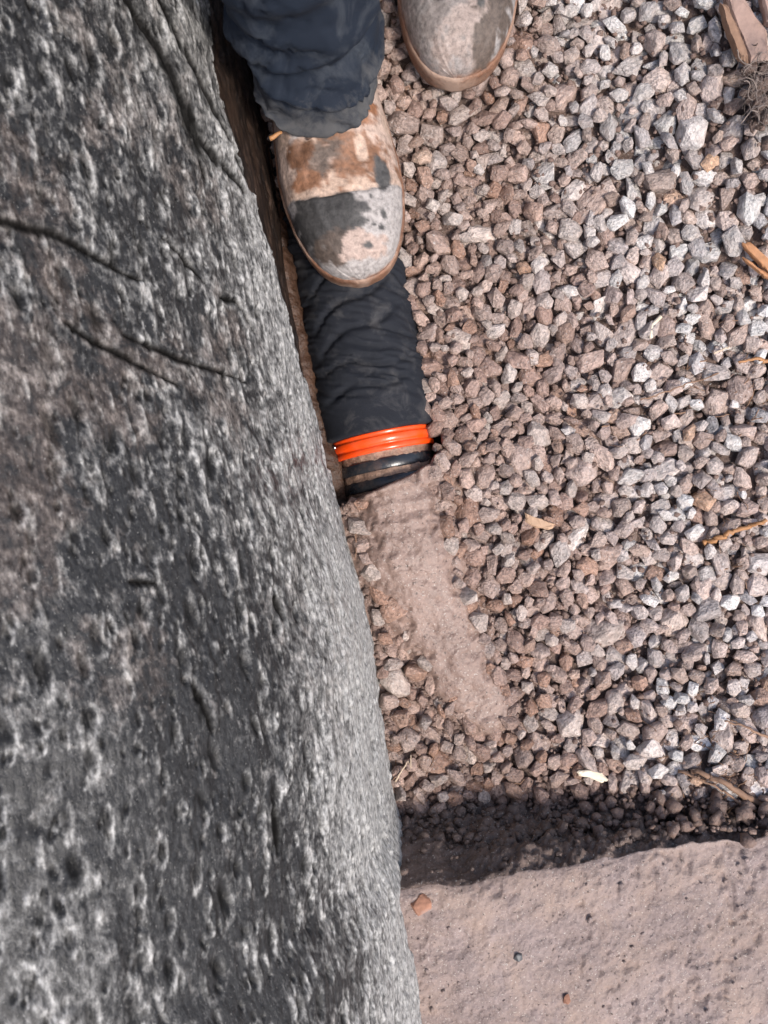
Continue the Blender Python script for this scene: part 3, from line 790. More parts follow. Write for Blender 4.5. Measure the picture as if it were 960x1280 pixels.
def build_pipe():
    root = empty('drain_pipe', (0, 0, 0))
    tag(root, 'orange drain pipe in wrinkled black fabric sleeve lying between wall and gravel', 'pipe')
    def wr(A, ANG):
        s = ANG * SOCK_R
        w = fbm((A + 0.32 * s) * 150 + 2.2 * fbm(A * 24, s * 24, 101, 3), s * 17, 102, 3)
        ridge = 1 - np.abs(2 * w - 1) * 2.2
        amt = 0.0036 * smooth(0.022, 0.06, A) * (0.45 + 0.9 * fbm(A * 14, s * 18, 104, 2))
        d = amt * (clamp(ridge, -0.6, 1)) + (fbm(A * 18, s * 18, 103, 3) - 0.5) * 0.007 * smooth(0.0, 0.05, A)
        # two long tucks above the collar
        for a0, sl, w0, dp in ((0.052, 0.10, 0.0030, 0.0045), (0.073, -0.05, 0.0026, 0.0035), (0.108, 0.34, 0.0034, 0.0045), (0.136, 0.42, 0.0034, 0.005), (0.165, 0.3, 0.003, 0.0045)):
            d = d - dp * np.exp(-((A - a0 - sl * s + 0.004 * np.sin(s * 90)) / w0) ** 2) * smooth(-0.060, -0.02, s) * smooth(0.062, 0.02, s)
        return d
    rows = [(0.0085, 0.0500), (0.0088, 0.0562), (0.0100, 0.0580)] + [(0.011 + 0.0018 * k, 0.0586 - 0.0036 * min(1, k / 70)) for k in range(300)]
    ring_loft('fabric_sleeve', rows, M_SOCK, root, 150, disp=wr)
    # collar: two proud bands with a groove between
    R = PIPE_R + 0.0022
    col = [(-0.0105, R - 0.006), (-0.0103, R - 0.0006), (-0.0095, R), (-0.0052, R + 0.0004), (-0.0042, R - 0.0002), (-0.0034, R - 0.0009), (-0.0018, R - 0.0009),
           (-0.0010, R - 0.0002), (0.0, R + 0.0006), (0.0060, R + 0.0010), (0.0072, R + 0.0006), (0.0078, R - 0.0004), (0.0098, R - 0.0004), (0.0104, R - 0.0002), (0.0118, R + 0.0002), (0.0132, R), (0.0136, R - 0.006)]
    col = [(a * 0.80 - 0.0022, b) for a, b in col]
    c = ring_loft('collar', col, M_ORANGE, root, 128)
    bm = bmesh.new(); bmesh.ops.create_uvsphere(bm, u_segments=16, v_segments=8, radius=0.0022)
    me = bpy.data.meshes.new('rivet'); bm.to_mesh(me); bm.free(); me.materials.append(M_STEEL)
    me.polygons.foreach_set('use_smooth', [True] * len(me.polygons))
    rv = bpy.data.objects.new('rivet', me); rv.location = tuple(float(k) for k in pipe_pt(0.0035, -1.12, R + 0.0010)); link(rv, c)
    # ribbed end: muddy grooves and black ribs, running on under the clay
    a = -0.0108; k = 0
    while a > -0.060:
        g = 0.0058; b = 0.0118
        def gd(A, ANG): return (fbm(A * 160, ANG * 9, 110, 3) - 0.5) * 0.004
        ring_loft('groove', [(a + 0.002 - i * (g + 0.004) / 8, PIPE_R - 0.0018) for i in range(9)], M_GROOVE, root, 96, disp=gd)
        r0 = PIPE_R - 0.0008
        ring_loft('rib', [(a - g, r0 - 0.006), (a - g - 0.0003, r0 - 0.001), (a - g - 0.0016, r0), (a - g - b + 0.0016, r0), (a - g - b + 0.0003, r0 - 0.001), (a - g - b, r0 - 0.006)], M_BLACKP, root, 96)
        a -= g + b; k += 1
build_pipe()

# ------------------------------------------------------------------ person: boots, jeans, upper body out of frame
def boot_mesh(idx, root):
    (tx, ty), (dx, dy), zs = BOOTS[idx]
    side = -1 if idx == 0 else 1        # inner side of the foot
    ls = np.concatenate([np.linspace(0, 0.02, 14) ** 1.0, np.linspace(0.0215, 0.30, 150)])
    L = np.array([0, .003, .008, .016, .03, .05, .075, .10, .14, .18, .24, .275, .292, .30])
    W = np.array([.004, .0165, .0255, .0335, .0420, .0490, .0535, .0545, .0510, .0450, .0410, .0365, .026, .004])
    Hh = np.array([.022, .032, .040, .048, .0555, .0600, .0620, .0650, .082, .105, .115, .110, .100, .06])
    C = np.array([.010, .009, .008, .007, .006, .0045, .003, .001, -.001, -.002, 0, 0, 0, 0]) * side * -1 * 0.6
    na = 72; ang = np.linspace(-0.12, math.pi + 0.12, na)
    LL, A = np.meshgrid(ls, ang, indexing='ij')
    w = np.interp(LL, L, W); h = np.interp(LL, L, Hh); c = np.interp(LL, L, C)
    n = 0.80
    cx = np.sign(np.cos(A)) * np.abs(np.cos(A)) ** n * w + c
    zz = 0.020 + (h - 0.020) * np.sign(np.sin(A)) * np.abs(np.sin(A)) ** (0.92)
    lz = LL.copy()
    # toe cap seam and creases
    crown = clamp(np.sin(A))
    seam = 0.066 + 0.014 * (np.cos(A) ** 2) * 0.6
    zz = zz - 0.0022 * np.exp(-((LL - seam) / 0.0012) ** 2) * crown + 0.0014 * (1 - smooth(seam - 0.002, seam, LL)) * crown
    cr = fbm(LL * 70 + A * 1.2, A * 3.0, 120 + idx, 3) - 0.5
    zz = zz + cr * 0.0075 * smooth(0.07, 0.085, LL) * smooth(0.16, 0.12, LL) * crown
    zz = zz + (fbm(LL * 40, A * 4, 124 + idx, 3) - 0.5) * 0.005 * crown + (fbm(LL * 160, A * 14, 128 + idx, 3) - 0.5) * 0.0014 * crown
    X = tx + dx * lz + dy * cx; Y = ty + dy * lz - dx * cx; Z = zs + zz
    # ---- dried mud, dust and worn leather as colour: l = distance from toe, cx = offset to the right
    cxr = cx - c
    wob = (fbm(LL * 150, cxr * 150, 130 + idx, 4) - 0.5); wob2 = (fbm(LL * 60, cxr * 60, 134 + idx, 4) - 0.5)
    tan = np.array([0.47, 0.335, 0.255]); grey = np.array([0.36, 0.325, 0.305]); brown = np.array([0.215, 0.105, 0.058])
    dark = np.array([0.048, 0.045, 0.043]); umber = np.array([0.11, 0.082, 0.066]); pink = np.array([0.42, 0.315, 0.265]); rust = np.array([0.30, 0.13, 0.062])
    col = np.repeat((tan * 1.0)[None, None, :], LL.shape[0], 0).repeat(LL.shape[1], 1)
    def put(mask, c_):
        nonlocal col; col = col * (1 - mask[..., None]) + np.asarray(c_) * mask[..., None]
    def blob(l0, c0, rl, rc, soft=0.24, amp=1.5):
        q = np.hypot((LL - l0) / rl, (cxr - c0) / rc) + wob2 * amp * 0.8 + wob * amp
        return 1 - smooth(1 - soft, 1 + soft, q)
    put(smooth(0.45, 0.7, fbm(LL * 30, cxr * 30, 140 + idx, 4)) * 0.6, pink)
    if idx == 0:
        toe = 1 - smooth(seam - 0.001, seam + 0.001, LL + wob * 0.004)
        put(toe, grey)
        put(blob(0.092, 0.012, 0.020, 0.032), brown); put(blob(0.108, -0.004, 0.012, 0.018), brown)
        put(blob(0.100, -0.010, 0.015, 0.016), umber * 1.25); put(blob(0.106, -0.030, 0.011, 0.012), brown * 0.7)
        put(blob(0.132, 0.022, 0.012, 0.016), rust * 0.8); put(blob(0.125, -0.002, 0.012, 0.010), umber); put(blob(0.140, -0.006, 0.02, 0.014), rust * 0.6)
        put(blob(0.082, -0.034, 0.008, 0.011), brown * 1.1); put(blob(0.098, 0.022, 0.010, 0.004), tan)
        put(blob(0.130, -0.028, 0.014, 0.014), grey * 0.95)
        dk = blob(0.050, -0.020, 0.030, 0.030, 0.14, 0.9) * toe
        put(dk, dark)
        put(blob(0.025, -0.014, 0.012, 0.020) * toe, umber * 0.9)
        put(blob(0.022, 0.006, 0.012, 0.020, 0.1, 0.8) * toe, pink * 0.95)
        for l0, c0, a, b in ((0.078, 0.036, 0.014, 0.007), (0.052, 0.013, 0.005, 0.006), (0.040, 0.008, 0.005, 0.004), (0.045, 0.030, 0.005, 0.003), (0.021, 0.010, 0.003, 0.005), (0.034, 0.026, 0.003, 0.003), (0.036, 0.020, 0.002, 0.002), (0.060, 0.022, 0.002, 0.002)):
            put(blob(l0, c0, a, b, 0.2, 0.8), dark * 1.4)
    else:
        toe = 1 - smooth(0.086, 0.0885, LL + wob * 0.004 + cxr * 0.25)
        put(toe, grey * 0.85); put(blob(0.035, 0.006, 0.030, 0.032) * toe * 0.7, pink * 0.85)
        put(blob(0.060, -0.025, 0.030, 0.022) * toe * 0.75, grey * 0.55)
        put(blob(0.050, 0.034, 0.036, 0.012), umber * 0.9); put(blob(0.022, 0.022, 0.02, 0.012), umber); put(blob(0.075, 0.0, 0.012, 0.02), pink * 0.9); put(blob(0.105, -0.02, 0.014, 0.03), tan * 0.9)
        for l0, c0, a, b in ((0.088, 0.014, 0.007, 0.007), (0.052, -0.020, 0.004, 0.003), (0.045, 0.016, 0.004, 0.003), (0.09, 0.032, 0.006, 0.006)):
            put(blob(l0, c0, a, b, 0.2, 0.6), dark * 1.4)
    low = smooth(0.030, 0.022, zz)          # mud line just over the welt
    put(low * smooth(-0.25, 0.15, wob2 * 2 + 0.1), rust * 0.75)
    cols = np.concatenate([col, np.ones(LL.shape + (1,))], 2).reshape(-1, 4)
    boot = empty('boot', (0, 0, 0)); boot.parent = root
    V = np.stack([X.ravel(), Y.ravel(), Z.ravel()], 1)
    up = mesh_np('upper', V, grid_faces(len(ls), na), M_BOOT, boot, attrs={'col': cols})
    # shaft
    lc, nz_, ns_ = 0.225, 14, 48
    V = []
    for i in range(nz_):
        z = zs + 0.07 + 0.13 * i / (nz_ - 1)
        for j in range(ns_):
            a = 2 * math.pi * j / ns_; l = lc + math.cos(a) * (0.062 - 0.012 * i / nz_); c_ = math.sin(a) * 0.042
            V.append((tx + dx * l + dy * c_, ty + dy * l - dx * c_, z))
    sc_ = np.repeat([[0.30, 0.20, 0.14, 1.0]], len(V), 0)
    mesh_np('shaft', V, grid_faces(nz_, ns_, True), M_BOOT, boot, attrs={'col': sc_})
    # sole with welt
    th = np.linspace(0, 1, 60)
    prof = [(0.000, -0.010), (0.0, 0.0008), (0.004, 0.0016), (0.011, 0.0018), (0.017, 0.0022), (0.0205, 0.0019), (0.0225, 0.0008), (0.023, -0.006)]
    outl = []
    for l in ls[::3].tolist() + [0.30]: outl.append((l, +1))
    for l in reversed(ls[::3].tolist() + [0.30]): outl.append((l, -1))
    V = []
    for z, ex in prof:
        for l, sgn in outl:
            w_ = float(np.interp(l, L, W)); c_ = float(np.interp(l, L, C))
            lx = l - ex * max(0, 1 - l / 0.03) + ex * max(0, (l - 0.28) / 0.02)
            o_ = c_ + sgn * max(0.0005, w_ + ex * min(1, 0.35 + l / 0.03))
            V.append((tx + dx * lx + dy * o_, ty + dy * lx - dx * o_, zs + z))
    m = len(outl); F = [list(f) for f in grid_faces(len(prof), m, True)]
    F.append(list(range(m))); F.append([(len(prof) - 1) * m + i for i in range(m)][::-1])
    mesh_np('sole', V, F, M_SOLE, boot)
    # laces over the instep
    for k in range(3):
        l = 0.118 + 0.016 * k; h = float(np.interp(l, L, Hh)); pts = []
        for q in np.linspace(-0.022, 0.022, 9):
            zq = zs + h + 0.0015 - 2.2 * q * q * 6 * 0.9
            pts.append(Vector((tx + dx * (l + 0.2 * q) + dy * q, ty + dy * (l + 0.2 * q) - dx * q, zq)))
        tube('lace', pts, [0.0022] * 9, mat_lace, boot, 6)

def tube(name, pts, rad, mat, parent=None, nseg=8, flat=1.0, rough=0.0, seed=0):
    V = []; r = np.random.default_rng(seed)
    n = len(pts)
    for i, p in enumerate(pts):
        d = (pts[min(i + 1, n - 1)] - pts[max(i - 1, 0)]).normalized()
        sdir = d.cross(Vector((0, 0, 1)))
        sdir = sdir.normalized() if sdir.length > 1e-4 else Vector((1, 0, 0))
        up = sdir.cross(d)
        for j in range(nseg):
            a = 2 * math.pi * j / nseg; k = rad[i] * (1 + (r.uniform(-rough, rough) if rough else 0))
            q = p + sdir * math.cos(a) * k + up * math.sin(a) * k * flat
            V.append(tuple(q))
    F = [list(f) for f in grid_faces(n, nseg, True)]
    F.append(list(range(nseg))[::-1]); F.append([(n - 1) * nseg + j for j in range(nseg)])
    org = tuple(pts[n // 2])
    return mesh_np(name, V, [f[::-1] for f in F], mat, parent, origin=org if parent is None else None)

mat_lace = mat_plain('muddy_lace', (0.16, 0.10, 0.07), 0.8, 0.3, 400)
M_SKIN = mat_plain('skin', (0.50, 0.31, 0.23), 0.5, 0.08, 80, 0.0003)
M_JACKET = mat_fabric('dark_jacket', (0.012, 0.013, 0.016), (0.03, 0.032, 0.036), (0.07, 0.065, 0.06), 0.3, 900)
M_HAIR = mat_plain('brown_hair', (0.035, 0.022, 0.014), 0.55, 0.4, 300, 0.001)

def leg_mesh(rings, idx, nseg=110, sub=6, zt0=0.0):
    """rings: (cx, cy, z, rx, ry); interpolated, with stacked folds near the hem"""
    R = np.array(rings); k = np.linspace(0, len(R) - 1, 230)
    q = np.arange(len(R)); I = [np.interp(k, q, R[:, c]) for c in range(5)]
    # light smoothing
    for c in range(5):
        a = I[c]; pad = np.pad(a, 6, mode='edge'); I[c] = np.convolve(pad, np.ones(13) / 13, 'valid')
    ang = np.linspace(0, 2 * math.pi, nseg, endpoint=False)
    Zc = I[2][:, None] + ang[None] * 0; A = ang[None] + Zc * 0
    s = A * 0.06
    front = 0.5 + 0.5 * np.cos(A + math.pi / 2)          # 1 at the front (-Y)
    h = Zc - R[0, 2]
    d = np.zeros_like(Zc)
    # folds sag at the front like stacked denim
    for z0, tilt, wd, am, ph in ((0.032, 0.010, 0.0060, 0.0065, 0.3), (0.055, -0.012, 0.0070, 0.0075, 1.6), (0.076, 0.014, 0.0080, 0.0060, 2.6), (0.102, -0.010, 0.011, 0.0045, 0.9), (0.14, 0.02, 0.014, 0.004, 2.0), (0.19, -0.02, 0.02, 0.004, 0.5), (0.33, 0.03, 0.02, 0.006, 1.5), (0.37, -0.03, 0.02, 0.006, 4.2)):
        zz = z0 + tilt * np.sin(A + ph) - 0.008 * front
        d = d + am * (np.exp(-((h - zz) / wd) ** 2) - 0.9 * np.exp(-((h - zz + wd * 1.4) / (wd * 0.8)) ** 2)) * (0.45 + 0.55 * np.cos((A + math.pi / 2 + 0.5 * math.sin(ph)) * 0.5) ** 2)
    d = d + (fbm(np.cos(A) * 2.2 + 5 + idx, np.sin(A) * 2.2 + Zc * 16, 150, 3) - 0.5) * 0.010
    d = d + (fbm(np.cos(A) * 6 + 9, np.sin(A) * 6 + Zc * 60, 152, 3) - 0.5) * 0.0045
    cz = fbm(np.cos(A) * 3 + 4, np.sin(A) * 3 + Zc * 42 + 3 * fbm(np.cos(A) * 4, Zc * 30, 155, 2), 154, 2)
    d = d - 0.0035 * np.exp(-((cz - 0.5) / 0.035) ** 2) * smooth(0.30, 0.05, h)
    sq = smooth(0.09, 0.0, h) * 0.36
    ca = np.sign(np.cos(A)) * np.abs(np.cos(A)) ** (1 - sq); sa = np.sign(np.sin(A)) * np.abs(np.sin(A)) ** (1 - sq)
    X = I[0][:, None] + ca * (I[3][:, None] + d); Y = I[1][:, None] + sa * (I[4][:, None] + d)
    # hem turned in
    hem_z = 0.007 * np.sin(A * 2 + 0.6 + idx) + 0.004 * np.sin(A * 5 + 1)
    Z = Zc + hem_z * smooth(0.03, 0.0, h) + 0.016 * (1 - front) * 0 
    X0 = I[0][0] + (X[0] - I[0][0]) * 0.95; Y0 = I[1][0] + (Y[0] - I[1][0]) * 0.95
    X = np.vstack([X0, X0 * 0 + X[0], X]); Y = np.vstack([Y0, Y[0], Y]); Z = np.vstack([Z[0] + 0.012, Z[0] - 0.001, Z])
    return np.stack([X.ravel(), Y.ravel(), Z.ravel()], 1), grid_faces(X.shape[0], nseg, True)

def skin_obj(name, verts, edges, mat, parent, root_i=0, sub=2):
    me = bpy.data.meshes.new(name); me.from_pydata([v[0] for v in verts], edges, [])
    me.materials.append(mat)
    o = bpy.data.objects.new(name, me); link(o, parent)
    md = o.modifiers.new('Skin', 'SKIN'); md.use_smooth_shade = True
    for i, v in enumerate(verts):
        rr = v[1] if hasattr(v[1], '__len__') else (v[1], v[1])
        me.skin_vertices[0].data[i].radius = rr
    me.skin_vertices[0].data[root_i].use_root = True
    s = o.modifiers.new('Sub', 'SUBSURF'); s.levels = sub; s.render_levels = sub
    return o

def build_person():
    root = empty('person', (0.0, 0.45, 0.05))
    root.location = (0, 0, 0)
    tag(root, 'person in navy jeans and muddy tan work boots, one foot on the pipe', 'person')
    for i in (0, 1): boot_mesh(i, root)
    L1 = [(-0.0525, 0.380, 0.112, 0.0475, 0.058), (-0.056, 0.386, 0.150, 0.0520, 0.0595), (-0.064, 0.402, 0.20, 0.0585, 0.060), (-0.070, 0.414, 0.28, 0.063, 0.064),
          (-0.078, 0.425, 0.38, 0.068, 0.072), (-0.086, 0.435, 0.50, 0.070, 0.075), (-0.092, 0.49, 0.66, 0.078, 0.085), (-0.092, 0.55, 0.82, 0.086, 0.098), (-0.088, 0.57, 0.92, 0.086, 0.10)]
    L2 = [(0.050, 0.580, 0.110, 0.052, 0.060), (0.052, 0.578, 0.150, 0.055, 0.060), (0.056, 0.572, 0.20, 0.0585, 0.060), (0.062, 0.560, 0.28, 0.063, 0.064),
          (0.072, 0.535, 0.38, 0.068, 0.072), (0.082, 0.515, 0.50, 0.070, 0.075), (0.090, 0.535, 0.66, 0.078, 0.085), (0.092, 0.56, 0.82, 0.086, 0.098), (0.088, 0.575, 0.92, 0.086, 0.10)]
    V1, F1 = leg_mesh(L1, 0); V2, F2 = leg_mesh(L2, 1)
    # pelvis ring loft to the waist
    PV = []; pn = 48
    for z, rx, ry, cy in ((0.80, 0.10, 0.07, 0.56), (0.84, 0.165, 0.10, 0.56), (0.90, 0.178, 0.112, 0.57), (0.97, 0.168, 0.108, 0.565), (1.02, 0.160, 0.100, 0.55)):
        for j in range(pn):
            a = 2 * math.pi * j / pn; PV.append((math.cos(a) * rx, cy + math.sin(a) * ry, z))
    F3 = [list(f) for f in grid_faces(5, pn, True)] + [list(range(pn))[::-1]]
    V = np.concatenate([V1, V2, np.array(PV)])
    F = [list(f) for f in F1] + [list(f + len(V1)) for f in F2] + [[q + len(V1) + len(V2) for q in f] for f in F3]
    mesh_np('jeans', V, F, M_JEANS, root)
    # upper body leaning over the trench, hands on the thighs (outside the picture)
    B = [((0, .56, 1.0), (.13, .10)), ((0, .52, 1.15), (.13, .10)), ((0, .46, 1.30), (.15, .11)), ((0, .40, 1.42), (.10, .09)), ((0, .36, 1.50), (.055, .055)), ((0, .32, 1.57), (.075, .085)), ((0, .29, 1.66), (.078, .095)), ((0, .28, 1.73), (.05, .06))]
    E = [(i, i + 1) for i in range(7)]
    for s in (-1, 1):
        b = len(B)
        B += [((s * .17, .42, 1.38), (.06, .06)), ((s * .24, .40, 1.24), (.05, .05)), ((s * .27, .42, 1.08), (.042, .042)), ((s * .22, .38, .96), (.036, .036)), ((s * .165, .385, .86), (.026, .022)), ((s * .15, .385, .80), (.036, .018))]
        E += [(3, b), (b, b + 1), (b + 1, b + 2), (b + 2, b + 3), (b + 3, b + 4), (b + 4, b + 5)]
        for k in range(4):
            f = len(B); ox = (k - 1.5) * .018
            B += [((s * .15 + ox, .388, .762), .009), ((s * .148 + ox * 1.1, .398, .735 + abs(k - 1.3) * .006), .008)]
            E += [(b + 5, f), (f, f + 1)]
        f = len(B); B += [((s * .115, .392, .81), .010), ((s * .098, .398, .785), .009)]; E += [(b + 4, f), (f, f + 1)]
    skin_obj('body', B, E, M_SKIN, root)
    J = [((0, .565, .96), (.155, .115)), ((0, .55, 1.05), (.15, .115)), ((0, .50, 1.20), (.16, .12)), ((0, .45, 1.32), (.165, .12)), ((0, .40, 1.43), (.11, .10)), ((0, .375, 1.475), (.072, .072))]
    E = [(i, i + 1) for i in range(5)]
    for s in (-1, 1):
        b = len(J)
        J += [((s * .17, .42, 1.38), (.075, .075)), ((s * .24, .40, 1.24), (.062, .062)), ((s * .27, .42, 1.08), (.054, .054)), ((s * .22, .38, .96), (.048, .048)), ((s * .175, .385, .875), (.042, .042))]
        E += [(4, b), (b, b + 1), (b + 1, b + 2), (b + 2, b + 3), (b + 3, b + 4)]
    skin_obj('jacket', J, E, M_JACKET, root)
    Vh, Fh = ICO3
    Hh = Vh * np.array([.088, .104, .10]) + np.array([0, .300, 1.672])
    Hh = Hh + (fbm(Vh[:, 0] * 6 + 3, Vh[:, 1] * 6 + Vh[:, 2] * 4, 170, 3) - 0.5)[:, None] * Vh * 0.02
    keep = [f for f in Fh if np.mean(Vh[f, 2]) + np.mean(Vh[f, 1]) * 0.8 > 0.25]
    mesh_np('hair', Hh, keep, M_HAIR, root)
    for s in (-1, 1):
        Ve = ICO2[0] * np.array([.009, .009, .009]) + np.array([s * .03, .205, 1.625]); mesh_np('eye', Ve, ICO2[1], mat_plain('eye_white', (0.6, 0.58, 0.55), 0.2, 0.05), root)
        Ve = ICO2[0] * np.array([.010, .018, .028]) + np.array([s * .080, .31, 1.62]); mesh_np('ear', Ve, ICO2[1], M_SKIN, root)
    Vn = ICO2[0] * np.array([.013, .020, .020]) + np.array([0, .196, 1.60]); mesh_np('nose', Vn, ICO2[1], M_SKIN, root)
    Vn = ICO2[0] * np.array([.024, .008, .007]) + np.array([0, .222, 1.562]); mesh_np('mouth', Vn, ICO2[1], mat_plain('lips', (0.36, 0.15, 0.12), 0.4, 0.1), root)
build_person()

# ------------------------------------------------------------------ small loose things
def top_z(x, y):
    """height of the stones under a point"""
    d = np.hypot(STONES[:, 0] - x, STONES[:, 1] - y); m = d < STONES[:, 3]
    if not m.any(): return float(gravel_top(np.array(x), np.array(y))) - 0.004
    s = STONES[m]; dd = d[m]
    return float(np.max(s[:, 2] + 0.8 * np.sqrt(s[:, 3] ** 2 - dd ** 2)))

def px_path(pts, lift=0.002, n=6, wob=0.0, seed=0, z=None):
    r = np.random.default_rng(seed); out = []
    for (a, b) in zip(pts[:-1], pts[1:]):
        for t in np.linspace(0, 1, n, endpoint=False): out.append((a[0] + (b[0] - a[0]) * t, a[1] + (b[1] - a[1]) * t))
    out.append(pts[-1])
    res = []
    for px, py in out:
        zz = 0.01 if z is None else z
        for _ in range(2 if z is None else 0):
            x, y, _z = P(px, py, zz); zz = top_z(x, y)
        x, y, _z = P(px, py, zz + lift)
        res.append(Vector((x + r.normal(0, wob), y + r.normal(0, wob), zz + lift)))
    # drape: keep the path from diving into every gap
    zs = np.array([p.z for p in res]); k = 7
    pad = np.pad(zs, k // 2, mode='edge'); zs = np.array([pad[i:i + k].max() * 0.6 + pad[i:i + k].mean() * 0.4 for i in range(len(zs))])
    for p, q in zip(res, zs): p.z = q
    return res

M_TWIG_O = mat_plain('orange_root', (0.36, 0.17, 0.065), 0.6, 0.5, 160)
M_TWIG_B = mat_plain('brown_root', (0.25, 0.145, 0.09), 0.75, 0.4, 200)
M_TWIG_P = mat_plain('pale_straw', (0.55, 0.42, 0.30), 0.6, 0.25, 200)
M_CHIP = mat_plain('pale_wood', (0.78, 0.66, 0.50), 0.6, 0.25, 130, 0.001)
M_SPLINT = mat_plain('orange_wood', (0.40, 0.19, 0.085), 0.65, 0.5, 130, 0.001)
M_BARK = mat_plain('pinkish_bark', (0.33, 0.22, 0.175), 0.75, 0.45, 70, 0.0025, 0, (0.12, 0.085, 0.075), 0.8)
M_BRICK = mat_plain('brick_red', (0.30, 0.145, 0.09), 0.85, 0.45, 160, 0.002, 0, (0.29, 0.205, 0.17), 1.0)
M_SLATE = mat_plain('dark_pebble', (0.075, 0.074, 0.075), 0.5, 0.3, 160, 0.001)
M_DRY = mat_plain('dry_rootlet', (0.20, 0.155, 0.13), 0.7, 0.3, 200)

def twig(name, pts, r0, r1, mat, label, cat, group=None, lift=0.002, wob=0.0006, seed=0, flat=1.0, n=6, z=None):
    p = px_path(pts, lift, n, wob, seed, z)
    rad = np.linspace(r0, r1, len(p))
    o = tube(name, p, rad, mat, None, 7, flat, 0.18, seed)
    return tag(o, label, cat, group)

twig('root', [(958, 650), (938, 657), (922, 662), (906, 668), (892, 674), (878, 679)], 0.0018, 0.0027, M_TWIG_O, 'bright orange root piece lying on grey stones at right edge', 'root', seed=1, lift=0.0035)
twig('root', [(965, 1012), (930, 994), (900, 975), (872, 964), (850, 966)], 0.0040, 0.0016, M_TWIG_B, 'thick brown root trailing over gravel above the ledge', 'root', seed=2, lift=0.003, wob=0.001)
twig('root', [(965, 1022), (925, 1003), (893, 982), (866, 972)], 0.0015, 0.0008, M_TWIG_B, 'thin brown root just below the thick brown root', 'root', seed=3, lift=0.003)
twig('root', [(965, 925), (930, 908), (905, 900)], 0.0013, 0.0009, M_TWIG_B, 'thin brown root on dark stones higher up the right edge', 'root', seed=4, lift=0.004)
twig('straw', [(494, 977), (503, 962), (514, 944)], 0.0010, 0.0006, M_TWIG_P, 'pale curved straw beside the lower wall edge', 'straw', seed=6, lift=0.003, wob=0.0002)
twig('straw', [(812, 424), (817, 402)], 0.0017, 0.0019, M_CHIP, 'short white straw stub standing between stones', 'straw', seed=7, lift=0.001, wob=0.0)
twig('root', [(965, 452), (942, 450), (922, 453)], 0.0021, 0.0010, M_TWIG_O, 'short orange-brown root at right edge among pale stones', 'root', seed=8, lift=0.003)
twig('root', [(800, 500), (830, 492), (866, 478), (900, 466)], 0.0008, 0.0005, M_TWIG_B, 'hair-thin brown root crossing mid gravel', 'root', seed=9, lift=0.003)
twig('twig', [(892, 442), (905, 436), (918, 430)], 0.0009, 0.0006, M_TWIG_P, 'tiny pale twig on stones below the orange splinters', 'twig', seed=10, lift=0.003)
twig('twig', [(337, 174), (352, 164)], 0.0026, 0.0012, M_TWIG_O, 'small orange twig wedged between wall and boot', 'twig', seed=11, z=0.12, n=4, wob=0.0003)
twig('twig', [(440, 655), (446, 672), (444, 700)], 0.0006, 0.0004, M_TWIG_B, 'thin dark rootlet on clay beside the wall', 'rootlet', seed=12, z=0.04, lift=0.0)

def chip(name, quad, z, thick, mat, label, cat, seed=0, tilt=0.0):
    """flat splinter given by its outline (pixels), with thickness and ragged edge"""
    r = np.random.default_rng(seed); n = len(quad); pts = []
    for i in range(n):
        a, b = quad[i], quad[(i + 1) % n]
        for t in np.linspace(0, 1, 5, endpoint=False):
            pts.append((a[0] + (b[0] - a[0]) * t + r.normal(0, 0.5), a[1] + (b[1] - a[1]) * t + r.normal(0, 0.5)))
    W = [Vector(P(px, py, z)) for px, py in pts]
    c = sum(W, Vector()) / len(W)
    for w in W: w.z += (w.y - c.y) * tilt + r.normal(0, 0.0004)
    m = len(W); V = [tuple(w) for w in W]
    V += [tuple(c + (w - c) * 0.86 + Vector((0, 0, thick * 0.35))) for w in W]
    V += [tuple(c + (w - c) * 0.92 + Vector((0, 0, -thick))) for w in W]
    F = []
    for i in range(m):
        j = (i + 1) % m; F.append((i, j, m + j, m + i)); F.append((j, i, 2 * m + i, 2 * m + j))
    F.append(tuple(range(m, 2 * m))); F.append(tuple(reversed(range(2 * m, 3 * m))))
    o = mesh_np(name, V, F, mat, None, False, origin=tuple(c))
    bm = bmesh.new(); bm.from_mesh(o.data); bmesh.ops.recalc_face_normals(bm, faces=bm.faces); bm.to_mesh(o.data); bm.free()
    return tag(o, label, cat)

def zpx(px, py, lift=0.002):
    z = 0.01
    for _ in range(3):
        x, y, _q = P(px, py, z); z = max(top_z(x + a, y + b) for a in (-.008, 0, .008) for b in (-.008, 0, .008))
    return z + lift
chip('wood_chip', [(721, 964), (735, 962), (752, 966), (761, 975), (752, 979), (738, 973), (724, 970)], zpx(740, 970, 0.001), 0.003, M_CHIP, 'pale cream wood chip on brown gravel above the ledge', 'wood chip', 1)
chip('wood_splinter', [(927, 304), (937, 303), (968, 330), (968, 345), (952, 332)], zpx(945, 320), 0.004, M_SPLINT, 'broad orange wood splinter at right edge', 'splinter', 2)
chip('wood_splinter', [(927, 322), (932, 323), (968, 349), (968, 354), (950, 341)], zpx(948, 338, 0.003), 0.003, M_SPLINT, 'narrow orange wood splinter below the broad one', 'splinter', 3)
chip('bark_strip', [(906, -8), (926, -8), (958, 40), (960, 74), (938, 78), (920, 36)], zpx(930, 30, 0.006), 0.008, M_BARK, 'broad pinkish-brown bark strip in the upper right corner', 'bark', 4)
chip('bark_strip', [(900, 4), (908, 6), (934, 66), (936, 80), (926, 74), (908, 34)], zpx(918, 40, 0.009), 0.006, M_TWIG_B, 'narrow brown bark strip lying along the broad one', 'bark', 5)
chip('bark_strip', [(950, -8), (985, -8), (985, 44), (958, 26)], zpx(955, 10, 0.006), 0.007, M_BARK, 'pinkish bark piece at the very corner, right of the dark gap', 'bark', 6)
